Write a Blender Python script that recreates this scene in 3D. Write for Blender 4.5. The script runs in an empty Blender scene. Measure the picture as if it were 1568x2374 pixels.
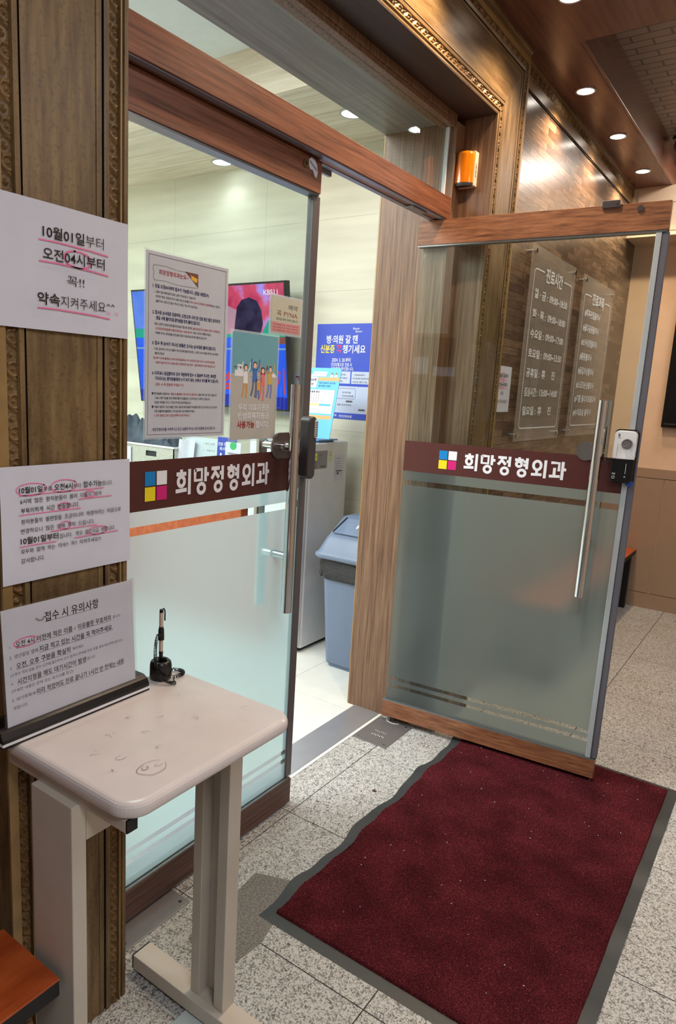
import bpy, math, random
from mathutils import Vector, Matrix
random.seed(7)
S = bpy.context.scene
COL = S.collection
# ------------------------------------------------------------------ camera, world, lights, exposure
F_PX, RW, RH = 1612.19, 1568, 2374
CAM = Vector((-1.8164, -1.2780, 1.4374))
yaw, pitch, roll = 0.9400, -0.1853, 0.0482
fwd = Vector((math.sin(yaw)*math.cos(pitch), math.cos(yaw)*math.cos(pitch), math.sin(pitch)))
r0 = Vector((math.cos(yaw), -math.sin(yaw), 0)); u0 = r0.cross(fwd)
rr = math.cos(roll)*r0 + math.sin(roll)*u0; uu = -math.sin(roll)*r0 + math.cos(roll)*u0
cd = bpy.data.cameras.new('camera'); cam = bpy.data.objects.new('camera', cd); COL.objects.link(cam)
cam.matrix_world = Matrix(((rr.x, uu.x, -fwd.x, CAM.x), (rr.y, uu.y, -fwd.y, CAM.y), (rr.z, uu.z, -fwd.z, CAM.z), (0, 0, 0, 1)))
cd.sensor_fit = 'VERTICAL'; cd.sensor_height = 36.0; cd.lens = F_PX*36.0/RH
cd.shift_x = 105.84/RH; cd.shift_y = 14.13/RH; cd.clip_start = 0.02
S.camera = cam
W = bpy.data.worlds.new('world'); S.world = W; W.use_nodes = True
W.node_tree.nodes['Background'].inputs[0].default_value = (0.75, 0.8, 0.85, 1)
W.node_tree.nodes['Background'].inputs[1].default_value = 0.25
S.view_settings.view_transform = 'Standard'; S.view_settings.look = 'None'
S.view_settings.exposure = 0.3; S.view_settings.gamma = 1.0; S.view_settings.use_curve_mapping = False
S.cycles.transparent_max_bounces = 24; S.cycles.max_bounces = 10
S.cycles.use_denoising = True; S.cycles.caustics_reflective = False; S.cycles.caustics_refractive = False
S.cycles.sample_clamp_indirect = 6.0
def area(name, loc, size, power, col, rot=(0, 0, 0), sy=None):
    l = bpy.data.lights.new(name, 'AREA'); l.energy = power; l.color = col; l.size = size
    if sy: l.shape = 'RECTANGLE'; l.size_y = sy
    o = bpy.data.objects.new(name, l); o.location = loc; o.rotation_euler = rot; COL.objects.link(o); return o
area('clinic_light', (-1.3, 1.5, 2.97), 1.4, 92, (0.93, 1.0, 1.0), sy=1.8)
area('clinic_light', (-1.0, 3.9, 2.97), 1.8, 80, (0.93, 1.0, 1.0), sy=1.6)
area('clinic_light', (0.05, 0.62, 2.96), 0.5, 15, (0.95, 1.0, 1.0))  # added unseen lamp near the entry, brightens the refrigerator side
area('corridor_light', (-1.9, -2.1, 2.76), 0.5, 27, (0.93, 0.96, 1.0), sy=1.2)
area('corridor_light', (0.3, -2.3, 2.76), 0.5, 17, (0.93, 0.96, 1.0), sy=1.2)
area('corridor_light', (3.12, -0.80, 2.94), 0.3, 11, (1.0, 0.86, 0.74))
# ------------------------------------------------------------------ helpers
def lin(c): return tuple(((v/255.0)/12.92 if v/255.0 <= 0.04045 else (((v/255.0)+0.055)/1.055)**2.4) for v in c) + (1.0,)
class MB:
    def __init__(s): s.v = []; s.f = []; s.m = []; s.sm = []
    def add(s, vs, fs, mi=0, smooth=False):
        b = len(s.v); s.v += [tuple(v) for v in vs]
        for f in fs: s.f.append(tuple(b+i for i in f)); s.m.append(mi); s.sm.append(smooth)
    def box(s, a, b, mi=0):
        x0, y0, z0 = a; x1, y1, z1 = b
        s.add([(x0,y0,z0),(x1,y0,z0),(x1,y1,z0),(x0,y1,z0),(x0,y0,z1),(x1,y0,z1),(x1,y1,z1),(x0,y1,z1)],
              [(0,3,2,1),(4,5,6,7),(0,1,5,4),(1,2,6,5),(2,3,7,6),(3,0,4,7)], mi)
    def fbox(s, F, u0, v0, u1, v1, h0, h1, mi=0):
        P = [F.p(u, v, h) for h in (h0, h1) for (u, v) in ((u0, v0), (u1, v0), (u1, v1), (u0, v1))]
        s.add(P, [(0,3,2,1),(4,5,6,7),(0,1,5,4),(1,2,6,5),(2,3,7,6),(3,0,4,7)], mi)
    def quad(s, pts, mi=0): s.add(pts, [tuple(range(len(pts)))], mi)
    def frect(s, F, u0, v0, u1, v1, h, mi=0): s.quad([F.p(u0,v0,h), F.p(u1,v0,h), F.p(u1,v1,h), F.p(u0,v1,h)], mi)
    def cyl(s, a, b, r, n=20, mi=0, r2=None, caps=True):
        a = Vector(a); b = Vector(b); d = (b-a).normalized(); r2 = r if r2 is None else r2
        x = d.orthogonal().normalized(); y = d.cross(x)
        vs = [a + r*(math.cos(t)*x+math.sin(t)*y) for t in [2*math.pi*i/n for i in range(n)]] + \
             [b + r2*(math.cos(t)*x+math.sin(t)*y) for t in [2*math.pi*i/n for i in range(n)]]
        s.add(vs, [(i, (i+1)%n, n+(i+1)%n, n+i) for i in range(n)], mi, True)
        if caps: s.add(vs[:n], [tuple(range(n-1,-1,-1))], mi); s.add(vs[n:], [tuple(range(n))], mi)
    def tube(s, pts, r, n=8, mi=0):
        pts = [Vector(p) for p in pts]; vs = []; N = len(pts); prev = None
        for i, p in enumerate(pts):
            d = (pts[min(i+1, N-1)]-pts[max(i-1, 0)]).normalized()
            x = (prev - d*prev.dot(d)).normalized() if prev else d.orthogonal().normalized()
            prev = x; y = d.cross(x)
            vs += [p + r*(math.cos(2*math.pi*k/n)*x+math.sin(2*math.pi*k/n)*y) for k in range(n)]
        fs = [(i*n+k, i*n+(k+1)%n, (i+1)*n+(k+1)%n, (i+1)*n+k) for i in range(N-1) for k in range(n)]
        fs += [tuple(range(n-1,-1,-1)), tuple((N-1)*n+k for k in range(n))]
        s.add(vs, fs, mi, True)
    def lathe(s, c, prof, n=28, mi=0, axis=(0,0,1)):
        c = Vector(c); ax = Vector(axis); x = ax.orthogonal().normalized(); y = ax.cross(x); vs = []
        for (r, z) in prof: vs += [c + ax*z + r*(math.cos(2*math.pi*k/n)*x+math.sin(2*math.pi*k/n)*y) for k in range(n)]
        s.add(vs, [(i*n+k, i*n+(k+1)%n, (i+1)*n+(k+1)%n, (i+1)*n+k) for i in range(len(prof)-1) for k in range(n)], mi, True)
    def rprism(s, F, u0, v0, u1, v1, r, h0, h1, mi=0, n=6):
        """rounded rectangle in frame F, extruded h0..h1"""
        P = rrect(u0, v0, u1, v1, r, n); s.prism(F, P, h0, h1, mi)
    def prism(s, F, P, h0, h1, mi=0):
        n = len(P); vs = [F.p(u, v, h0) for u, v in P] + [F.p(u, v, h1) for u, v in P]
        s.add(vs, [tuple(range(n-1,-1,-1)), tuple(range(n, 2*n))] + [(i, (i+1)%n, n+(i+1)%n, n+i) for i in range(n)], mi)
    def grid(s, fn, nu, nv, mi=0, smooth=True):
        vs = [fn(i/nu, j/nv) for j in range(nv+1) for i in range(nu+1)]
        s.add(vs, [(j*(nu+1)+i, j*(nu+1)+i+1, (j+1)*(nu+1)+i+1, (j+1)*(nu+1)+i) for j in range(nv) for i in range(nu)], mi, smooth)
def rrect(u0, v0, u1, v1, r, n=6):
    P = []
    for (cx, cy, a0) in ((u1-r, v1-r, 0), (u0+r, v1-r, 90), (u0+r, v0+r, 180), (u1-r, v0+r, 270)):
        for k in range(n+1):
            a = math.radians(a0+90*k/n); P.append((cx+r*math.cos(a), cy+r*math.sin(a)))
    return P
class Fr:   # flat frame: u to the right as seen, v up, h towards the viewer
    def __init__(s, o, U, V=(0,0,1)): s.o = Vector(o); s.U = Vector(U).normalized(); s.V = Vector(V).normalized(); s.N = s.U.cross(s.V)
    def p(s, u, v, h=0): return s.o + s.U*u + s.V*v + s.N*h
def root(name, loc, label=None, cat=None, group=None, kind=None):
    o = bpy.data.objects.new(name, None); o.empty_display_size = 0.05; o.location = loc; COL.objects.link(o)
    return tag(o, label, cat, group, kind)
def tag(o, label=None, cat=None, group=None, kind=None):
    if label: o['label'] = label
    if cat: o['category'] = cat
    if group: o['group'] = group
    if kind: o['kind'] = kind
    return o
def off(o):
    l = Vector((0,0,0))
    while o is not None: l += o.location; o = o.parent
    return l
def build(name, mb, mats, parent=None, bevel=0, label=None, cat=None, group=None, kind=None, seg=2):
    if not isinstance(mats, (list, tuple)): mats = [mats]
    d = off(parent) if parent is not None else Vector((0,0,0))
    me = bpy.data.meshes.new(name); me.from_pydata([tuple(Vector(v)-d) for v in mb.v], [], mb.f)
    for m in mats: me.materials.append(m)
    me.polygons.foreach_set('material_index', mb.m); me.polygons.foreach_set('use_smooth', mb.sm)
    me.update(); o = bpy.data.objects.new(name, me); COL.objects.link(o)
    if parent is not None: o.parent = parent
    if bevel:
        b = o.modifiers.new('bevel', 'BEVEL'); b.width = bevel; b.segments = seg; b.limit_method = 'ANGLE'; b.angle_limit = math.radians(40)
    return tag(o, label, cat, group, kind)
_tc = {}
def glyphs(s, bold=0.0):
    k = (s, bold)
    if k in _tc: return _tc[k]
    c = bpy.data.curves.new('t', 'FONT'); c.body = s; c.size = 1.0; c.resolution_u = 3; c.offset = bold
    o = bpy.data.objects.new('t', c)
    me = bpy.data.meshes.new_from_object(o)
    vs = [tuple(v.co) for v in me.vertices]; fs = [tuple(p.vertices) for p in me.polygons]
    bpy.data.objects.remove(o); bpy.data.curves.remove(c); bpy.data.meshes.remove(me)
    _tc[k] = (vs, fs); return _tc[k]
def text(mb, F, s, u, v, H, w=None, bold=0.0, h=0.0006, mi=0, align='l', slant=0.0):
    """writes s with its baseline at (u,v); H is the character height, w the line width when given"""
    vs, fs = glyphs(s, bold)
    if not vs: return
    x0 = min(a[0] for a in vs); x1 = max(a[0] for a in vs); k = H/0.88
    kx = k if w is None else w/(x1-x0)
    if align == 'c': u -= kx*(x1-x0)/2
    if align == 'r': u -= kx*(x1-x0)
    mb.add([F.p(u+(a[0]-x0)*kx, v+a[1]*k+slant*(a[0]-x0)*kx, h) for a in vs], fs, mi)
def stroke(mb, F, pts, w, h=0.0008, mi=0):
    """a flat pen line through (u,v) points"""
    L = []; n = len(pts)
    for i, (u, v) in enumerate(pts):
        a = pts[max(i-1,0)]; b = pts[min(i+1,n-1)]; d = math.hypot(b[0]-a[0], b[1]-a[1]) or 1
        nx, ny = -(b[1]-a[1])/d, (b[0]-a[0])/d; L.append((F.p(u+nx*w/2, v+ny*w/2, h), F.p(u-nx*w/2, v-ny*w/2, h)))
    mb.add([p for q in L for p in q], [(2*i, 2*i+1, 2*i+3, 2*i+2) for i in range(n-1)], mi)
def loop(cx, cy, rx, ry, a0=0, a1=380, n=30, wob=0.04):
    return [(cx+rx*(1+wob*math.sin(3*t/57.3))*math.cos(t/57.3), cy+ry*(1+wob*math.cos(2*t/57.3))*math.sin(t/57.3)) for t in [a0+(a1-a0)*i/n for i in range(n+1)]]
def block_name(mb, F, u, v, W_, H_, h, t=0.160, mi=0):
    """heavy rounded shop lettering drawn stroke by stroke, six syllable blocks"""
    C = lambda x, y, rx, ry: loop(x, y, rx, ry, 0, 360, 28, 0)
    G = [
     [[(.34,1.0),(.34,.86)], [(.04,.82),(.64,.82)], C(.34,.52,.19,.19), [(0,.14),(.68,.17)], [(.84,1.0),(.84,-.04)]],
     [[(.08,.93),(.52,.93),(.52,.50),(.08,.50),(.08,.93),(.12,.93)], [(.76,1.02),(.76,.42)], [(.76,.72),(.98,.72)], C(.50,.15,.22,.19)],
     [[(.04,.93),(.60,.93)], [(.32,.93),(.28,.76),(.06,.50)], [(.34,.74),(.56,.52)], [(.60,.72),(.80,.72)], [(.80,1.02),(.80,.42)], C(.52,.15,.22,.19)],
     [[(.30,1.04),(.30,.92)], [(.02,.88),(.58,.88)], C(.30,.64,.17,.145), [(.58,.80),(.80,.80)], [(.58,.60),(.80,.60)], [(.80,1.02),(.80,.38)], C(.52,.13,.22,.18)],
     [C(.34,.66,.235,.25), [(.34,.40),(.34,.18)], [(0,.12),(.66,.15)], [(.84,1.0),(.84,-.04)]],
     [[(.06,.90),(.56,.90),(.56,.44)], [(.30,.62),(.30,.16)], [(0,.12),(.66,.15)], [(.78,1.0),(.78,-.04)], [(.78,.56),(1.0,.56)]]]
    cw = W_/6.0; k = cw*0.90
    for i, g in enumerate(G):
        for j, pl_ in enumerate(g): stroke(mb, F, [(u+i*cw+x*k, v+y*H_) for x, y in pl_], t*H_, h+0.00003*j, mi)
# ------------------------------------------------------------------ materials
def nt(name):
    m = bpy.data.materials.new(name); m.use_nodes = True; t = m.node_tree; return m, t, t.nodes['Principled BSDF'], t.nodes['Material Output']
def N(t, typ, **kw):
    n = t.nodes.new(typ)
    for k, v in kw.items(): setattr(n, k, v)
    return n
def ramp(t, src, stops):
    r = N(t, 'ShaderNodeValToRGB'); e = r.color_ramp.elements
    while len(e) < len(stops): e.new(0.5)
    for i, (p, c) in enumerate(stops): e[i].position = p; e[i].color = c if len(c) == 4 else lin(c)
    t.links.new(src, r.inputs[0]); return r.outputs[0]
def plain(name, c, rough=0.5, metal=0.0, coat=0.0, bump=0.0, bscale=200, var=0.0, spec=0.5):
    m, t, b, o = nt(name); b.inputs['Roughness'].default_value = rough; b.inputs['Metallic'].default_value = metal
    b.inputs['Coat Weight'].default_value = coat; b.inputs['Specular IOR Level'].default_value = spec
    tc = N(t, 'ShaderNodeTexCoord'); nz = N(t, 'ShaderNodeTexNoise'); nz.inputs['Scale'].default_value = 14; nz.inputs['Detail'].default_value = 4
    t.links.new(tc.outputs['Object'], nz.inputs['Vector'])
    v = var or 0.03; lc = lin(c)
    col = ramp(t, nz.outputs['Fac'], [(0.3, tuple(x*(1-v) for x in lc[:3])+(1,)), (0.7, tuple(min(1, x*(1+v)) for x in lc[:3])+(1,))])
    t.links.new(col, b.inputs['Base Color'])
    if bump:
        n2 = N(t, 'ShaderNodeTexNoise'); n2.inputs['Scale'].default_value = bscale; n2.inputs['Detail'].default_value = 3
        bp = N(t, 'ShaderNodeBump'); bp.inputs['Strength'].default_value = bump; bp.inputs['Distance'].default_value = 0.002
        t.links.new(tc.outputs['Object'], n2.inputs['Vector']); t.links.new(n2.outputs['Fac'], bp.inputs['Height']); t.links.new(bp.outputs['Normal'], b.inputs['Normal'])
    return m
def wood(name, stops, axis='z', fine=60, stretch=0.03, rough=0.45, metal=0.0, bump=0.15, rot=0.0, blotch=0.0, coat=0.0, speck=0.0):
    """streaky grain running along axis"""
    m, t, b, o = nt(name); tc = N(t, 'ShaderNodeTexCoord'); mp = N(t, 'ShaderNodeMapping')
    sc = [fine]*3; sc['xyz'.index(axis)] = fine*stretch; mp.inputs['Scale'].default_value = sc; mp.inputs['Rotation'].default_value = (0, 0, rot)
    nz = N(t, 'ShaderNodeTexNoise'); nz.inputs['Scale'].default_value = 1; nz.inputs['Detail'].default_value = 6; nz.inputs['Roughness'].default_value = 0.65
    t.links.new(tc.outputs['Object'], mp.inputs['Vector']); t.links.new(mp.outputs['Vector'], nz.inputs['Vector'])
    col = ramp(t, nz.outputs['Fac'], stops)
    if blotch:
        mp2 = N(t, 'ShaderNodeMapping'); s2 = [9]*3; s2['xyz'.index(axis)] = 2.2; mp2.inputs['Scale'].default_value = s2
        n2 = N(t, 'ShaderNodeTexNoise'); n2.inputs['Detail'].default_value = 3; n2.inputs['Scale'].default_value = 1
        t.links.new(tc.outputs['Object'], mp2.inputs['Vector']); t.links.new(mp2.outputs['Vector'], n2.inputs['Vector'])
        g = ramp(t, n2.outputs['Fac'], [(0.3, (1-blotch,)*3+(1,)), (0.68, (1.0,)*3+(1,))])
        mx = N(t, 'ShaderNodeMix', data_type='RGBA', blend_type='MULTIPLY'); mx.inputs[0].default_value = 1
        t.links.new(col, mx.inputs[6]); t.links.new(g, mx.inputs[7]); col = mx.outputs[2]
    if speck:
        n3 = N(t, 'ShaderNodeTexNoise'); n3.inputs['Scale'].default_value = 160; n3.inputs['Detail'].default_value = 2
        t.links.new(tc.outputs['Object'], n3.inputs['Vector'])
        g = ramp(t, n3.outputs['Fac'], [(0.34, (1-speck,)*3+(1,)), (0.42, (1.0,)*3+(1,))])
        mx = N(t, 'ShaderNodeMix', data_type='RGBA', blend_type='MULTIPLY'); mx.inputs[0].default_value = 1
        t.links.new(col, mx.inputs[6]); t.links.new(g, mx.inputs[7]); col = mx.outputs[2]
    t.links.new(col, b.inputs['Base Color'])
    b.inputs['Roughness'].default_value = rough; b.inputs['Metallic'].default_value = metal; b.inputs['Coat Weight'].default_value = coat
    bp = N(t, 'ShaderNodeBump'); bp.inputs['Strength'].default_value = bump; bp.inputs['Distance'].default_value = 0.002
    t.links.new(nz.outputs['Fac'], bp.inputs['Height']); t.links.new(bp.outputs['Normal'], b.inputs['Normal'])
    return m
def emis(name, c, s):
    m, t, b, o = nt(name); t.nodes.remove(b); e = N(t, 'ShaderNodeEmission'); e.inputs[0].default_value = c if len(c) == 4 else lin(c); e.inputs[1].default_value = s
    t.links.new(e.outputs[0], o.inputs[0]); return m
def fresnel(t, ior):
    """Fresnel reflectance that is the same from both sides of a thin sheet"""
    ge = N(t, 'ShaderNodeNewGeometry'); m_ = N(t, 'ShaderNodeMapRange'); m_.inputs['To Min'].default_value = ior; m_.inputs['To Max'].default_value = 1/ior
    fr = N(t, 'ShaderNodeFresnel'); t.links.new(ge.outputs['Backfacing'], m_.inputs['Value']); t.links.new(m_.outputs[0], fr.inputs[0]); return fr
def glass(name, tint, rough=0.01, refl=1.45):
    """thin architectural glass: clear tinted transmission with Fresnel mirror reflection"""
    m, t, b, o = nt(name); t.nodes.remove(b)
    tr = N(t, 'ShaderNodeBsdfTransparent'); tr.inputs[0].default_value = tint; gl = N(t, 'ShaderNodeBsdfGlossy'); gl.inputs['Roughness'].default_value = rough
    fr = fresnel(t, refl); mx = N(t, 'ShaderNodeMixShader')
    t.links.new(fr.outputs[0], mx.inputs[0]); t.links.new(tr.outputs[0], mx.inputs[1]); t.links.new(gl.outputs[0], mx.inputs[2]); t.links.new(mx.outputs[0], o.inputs[0]); return m
def frost(name, c, cd_):
    m, t, b, o = nt(name); t.nodes.remove(b)
    tl = N(t, 'ShaderNodeBsdfTranslucent'); tl.inputs[0].default_value = c; df = N(t, 'ShaderNodeBsdfDiffuse'); df.inputs[0].default_value = cd_
    rf = N(t, 'ShaderNodeBsdfRefraction'); rf.inputs[0].default_value = (0.84, 0.90, 0.92, 1); rf.inputs['Roughness'].default_value = 0.55; rf.inputs['IOR'].default_value = 1.12
    gl = N(t, 'ShaderNodeBsdfGlossy'); gl.inputs['Roughness'].default_value = 0.12; fr = fresnel(t, 1.42)
    a = N(t, 'ShaderNodeMixShader'); a.inputs[0].default_value = 0.22; t.links.new(tl.outputs[0], a.inputs[1]); t.links.new(df.outputs[0], a.inputs[2])
    a2 = N(t, 'ShaderNodeMixShader'); a2.inputs[0].default_value = 0.38; t.links.new(a.outputs[0], a2.inputs[1]); t.links.new(rf.outputs[0], a2.inputs[2])
    a3 = N(t, 'ShaderNodeMixShader'); t.links.new(fr.outputs[0], a3.inputs[0]); t.links.new(a2.outputs[0], a3.inputs[1]); t.links.new(gl.outputs[0], a3.inputs[2]); t.links.new(a3.outputs[0], o.inputs[0]); return m
def granite(name):
    m, t, b, o = nt(name); tc = N(t, 'ShaderNodeTexCoord'); vo = N(t, 'ShaderNodeTexVoronoi'); vo.inputs['Scale'].default_value = 310
    nd = N(t, 'ShaderNodeTexNoise'); nd.inputs['Scale'].default_value = 90; nd.inputs['Detail'].default_value = 3
    mv = N(t, 'ShaderNodeMix', data_type='VECTOR'); mv.inputs[0].default_value = 0.012; t.links.new(tc.outputs['Object'], mv.inputs[4]); t.links.new(tc.outputs['Object'], nd.inputs['Vector']); t.links.new(nd.outputs['Color'], mv.inputs[5])
    t.links.new(mv.outputs[1], vo.inputs['Vector']); sp = N(t, 'ShaderNodeSeparateColor'); t.links.new(vo.outputs['Color'], sp.inputs[0])
    nb = N(t, 'ShaderNodeTexNoise'); nb.inputs['Scale'].default_value = 60; nb.inputs['Detail'].default_value = 2; t.links.new(tc.outputs['Object'], nb.inputs['Vector'])
    ad = N(t, 'ShaderNodeMath', operation='MULTIPLY_ADD'); t.links.new(nb.outputs['Fac'], ad.inputs[0]); ad.inputs[1].default_value = 0.9; t.links.new(sp.outputs[0], ad.inputs[2])
    c = ramp(t, ad.outputs[0], [(0.38, (68, 67, 68)), (0.54, (108, 108, 108)), (0.72, (144, 144, 142)), (0.92, (168, 168, 166)), (1.0, (194, 195, 194))])
    vz = N(t, 'ShaderNodeTexNoise'); vz.inputs['Scale'].default_value = 2.5; t.links.new(tc.outputs['Object'], vz.inputs['Vector'])
    g = ramp(t, vz.outputs['Fac'], [(0.35, (0.92, 0.90, 0.87, 1)), (0.65, (1, 1, 1, 1))])
    mx = N(t, 'ShaderNodeMix', data_type='RGBA', blend_type='MULTIPLY'); mx.inputs[0].default_value = 1
    t.links.new(c, mx.inputs[6]); t.links.new(g, mx.inputs[7]); t.links.new(mx.outputs[2], b.inputs['Base Color'])
    b.inputs['Roughness'].default_value = 0.42; return m
def bricky(name, axes, bw, bh, c1, c2, mortar, msize, rough, grain=None, offs=0.5, bump=0.3, metal=0.0, gr=0.45):
    """staggered blocks in the plane given by axes (two letters)"""
    m, t, b, o = nt(name); tc = N(t, 'ShaderNodeTexCoord'); sp = N(t, 'ShaderNodeSeparateXYZ'); cb = N(t, 'ShaderNodeCombineXYZ')
    t.links.new(tc.outputs['Object'], sp.inputs[0]); t.links.new(sp.outputs['xyz'.index(axes[0])], cb.inputs[0]); t.links.new(sp.outputs['xyz'.index(axes[1])], cb.inputs[1])
    br = N(t, 'ShaderNodeTexBrick'); br.offset = offs; br.inputs['Scale'].default_value = 1; br.inputs['Brick Width'].default_value = bw; br.inputs['Row Height'].default_value = bh
    br.inputs['Mortar Size'].default_value = msize; br.inputs['Mortar Smooth'].default_value = 0.2; br.inputs['Bias'].default_value = 0.0
    br.inputs['Color1'].default_value = lin(c1); br.inputs['Color2'].default_value = lin(c2); br.inputs['Mortar'].default_value = lin(mortar)
    t.links.new(cb.outputs[0], br.inputs['Vector']); col = br.outputs['Color']
    if grain:
        mp = N(t, 'ShaderNodeMapping'); mp.inputs['Scale'].default_value = grain; nz = N(t, 'ShaderNodeTexNoise'); nz.inputs['Scale'].default_value = 1; nz.inputs['Detail'].default_value = 5
        t.links.new(cb.outputs[0], mp.inputs['Vector']); t.links.new(mp.outputs['Vector'], nz.inputs['Vector'])
        g = ramp(t, nz.outputs['Fac'], [(0.3, (1-gr, 1-gr*1.05, 1-gr*1.1, 1)), (0.7, (1+gr*.5, 1+gr*.42, 1+gr*.35, 1))])
        mx = N(t, 'ShaderNodeMix', data_type='RGBA', blend_type='MULTIPLY'); mx.inputs[0].default_value = 1
        t.links.new(col, mx.inputs[6]); t.links.new(g, mx.inputs[7]); col = mx.outputs[2]
    t.links.new(col, b.inputs['Base Color']); b.inputs['Roughness'].default_value = rough; b.inputs['Metallic'].default_value = metal
    bp = N(t, 'ShaderNodeBump'); bp.inputs['Strength'].default_value = bump; bp.inputs['Distance'].default_value = 0.004; bp.invert = True
    t.links.new(br.outputs['Fac'], bp.inputs['Height']); t.links.new(bp.outputs['Normal'], b.inputs['Normal']); return m
GOLD = [(0.28, (84, 62, 38)), (0.45, (122, 96, 62)), (0.58, (140, 114, 76)), (0.75, (158, 132, 92))]
M = {}
M['gold'] = wood('gilded_casing', GOLD, 'z', 40, 0.12, 0.45, 0.1, 0.1, blotch=0.3, speck=0.25)
M['gold_h'] = wood('gilded_casing_horizontal', GOLD, 'x', 40, 0.12, 0.36, 0.1, 0.1, blotch=0.3, speck=0.25)
M['gilt'] = plain('gilt_bead', (150, 120, 74), 0.42, 0.12, var=0.2)
M['carve'] = plain('gilt_carving', (122, 92, 54), 0.5, 0.1, var=0.3)
M['groove'] = plain('groove', (22, 14, 10), 0.8)
M['red'] = wood('red_brown_rail', [(0.28, (66, 36, 24)), (0.42, (112, 68, 48)), (0.6, (138, 88, 64)), (0.78, (162, 110, 82))], 'x', 130, 0.035, 0.42, 0, 0.25)
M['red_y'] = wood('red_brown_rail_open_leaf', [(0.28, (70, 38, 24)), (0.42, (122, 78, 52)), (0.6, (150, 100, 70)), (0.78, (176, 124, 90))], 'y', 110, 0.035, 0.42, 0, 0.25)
M['post'] = wood('brown_veneer', [(0.26, (56, 36, 26)), (0.42, (106, 76, 56)), (0.6, (132, 102, 78)), (0.8, (160, 130, 104))], 'z', 110, 0.03, 0.45, 0, 0.2)
M['recess'] = wood('shade_darkened_veneer', [(0.3, (40, 27, 23)), (0.5, (56, 39, 32)), (0.7, (68, 48, 40))], 'x', 60, 0.03, 0.5, 0, 0.05)  # shade under the recess head is put into this darker wood colour
M['post_x'] = wood('light_greyed_veneer', [(0.26, (96, 88, 80)), (0.5, (128, 120, 112)), (0.8, (150, 142, 134))], 'x', 60, 0.03, 0.4, 0, 0.05)  # grey light on the lintel underside is mixed into this wood colour
M['dark'] = wood('dark_soffit', [(0.3, (82, 52, 44)), (0.5, (104, 68, 56)), (0.7, (122, 84, 68))], 'x', 30, 0.05, 0.27, 0, 0.05)
M['pale'] = wood('pale_veneer', [(0.3, (200, 182, 160)), (0.5, (224, 208, 188)), (0.7, (240, 230, 214))], 'y', 26, 0.06, 0.25, 0, 0.03, coat=0.3)
M['pale_z'] = wood('pale_upright_veneer', [(0.3, (150, 140, 124)), (0.5, (186, 178, 160)), (0.7, (214, 206, 190))], 'z', 60, 0.03, 0.5, 0, 0.05)
M['slat'] = bricky('wood_block_cladding', 'xz', 0.20, 0.034, (80, 62, 50), (132, 108, 88), (56, 42, 34), 0.0008, 0.27, (9, 90, 1), bump=0.3, gr=0.4)
M['grille'] = bricky('textured_ceiling', 'yx', 0.16, 0.06, (140, 128, 122), (152, 140, 134), (92, 82, 78), 0.005, 0.5, None, offs=0.5, bump=0.8)
M['granite'] = granite('speckled_granite')
M['grout'] = plain('grout', (52, 46, 42), 0.8)
M['white_tile'] = plain('white_floor_tile', (222, 224, 218), 0.16)
M['marble'] = bricky('cream_wall_tile', 'yz', 0.80, 0.40, (224, 222, 204), (218, 216, 198), (188, 186, 168), 0.0015, 0.35, (1.2, 9, 1), offs=0.0, bump=0.1, gr=0.15)
M['peach'] = plain('beige_wall', (226, 198, 170), 0.5)
M['wains'] = plain('taupe_panel', (158, 134, 114), 0.5)
M['cream'] = plain('cream_trim', (226, 206, 182), 0.45)
M['ceil'] = plain('white_ceiling', (226, 232, 232), 0.7)
M['wallp'] = plain('off_white_wall', (205, 200, 190), 0.7)
M['steel'] = plain('brushed_steel', (190, 192, 198), 0.42, 0.85, bump=0.05)
M['steel_d'] = plain('dull_steel_plate', (150, 148, 150), 0.45, 0.8)
M['chrome'] = plain('chrome', (205, 205, 208), 0.08, 1.0)
M['alu'] = plain('aluminium_channel', (150, 154, 156), 0.35, 0.8)
M['alu_l'] = plain('pale_edge_guard', (176, 184, 190), 0.4, 0.1)
M['brush'] = plain('grey_brush_seal', (98, 98, 108), 0.8, bump=0.5, bscale=900)
M['edge_d'] = plain('grey_edge_profile', (92, 86, 88), 0.4)
M['gun'] = plain('dark_chrome', (128, 118, 116), 0.3, 0.8)
M['gunp'] = plain('dark_grey_plastic', (66, 62, 64), 0.35)
M['black'] = plain('black_plastic', (14, 14, 17), 0.25)
M['blackm'] = plain('matt_black', (16, 16, 18), 0.6)
M['white'] = plain('white_plastic', (226, 226, 230), 0.3)
M['paper'] = plain('white_paper', (212, 213, 226), 0.7)
M['paper_g'] = plain('greyish_paper', (192, 197, 208), 0.6)
M['ink'] = plain('black_ink', (12, 12, 14), 0.6)
M['ink_g'] = plain('grey_ink', (92, 92, 98), 0.6)
M['navy'] = plain('navy_ink', (24, 22, 84), 0.6)
M['wine'] = plain('wine_red_ink', (160, 24, 40), 0.6)
M['pink'] = plain('pink_marker', (238, 120, 168), 0.6)
M['maroon'] = plain('maroon_vinyl', (78, 36, 34), 0.4)
M['vblue'] = plain('cyan_blue_vinyl', (0, 128, 200), 0.4)
M['vyel'] = plain('yellow_vinyl', (232, 214, 30), 0.4)
M['vmag'] = plain('magenta_vinyl', (206, 26, 120), 0.4)
M['vwhite'] = plain('white_vinyl', (232, 234, 242), 0.4)
M['glass'] = glass('door_glass', (0.90, 0.95, 0.94, 1))
M['glass2'] = glass('transom_pane', (0.90, 0.95, 0.94, 1), refl=1.5)
M['acr'] = glass('clear_acrylic', (0.97, 0.97, 0.97, 1), 0.02, 1.4)
M['frost'] = frost('frosted_film', (0.48, 0.63, 0.69, 1), (0.38, 0.47, 0.50, 1))
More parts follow.
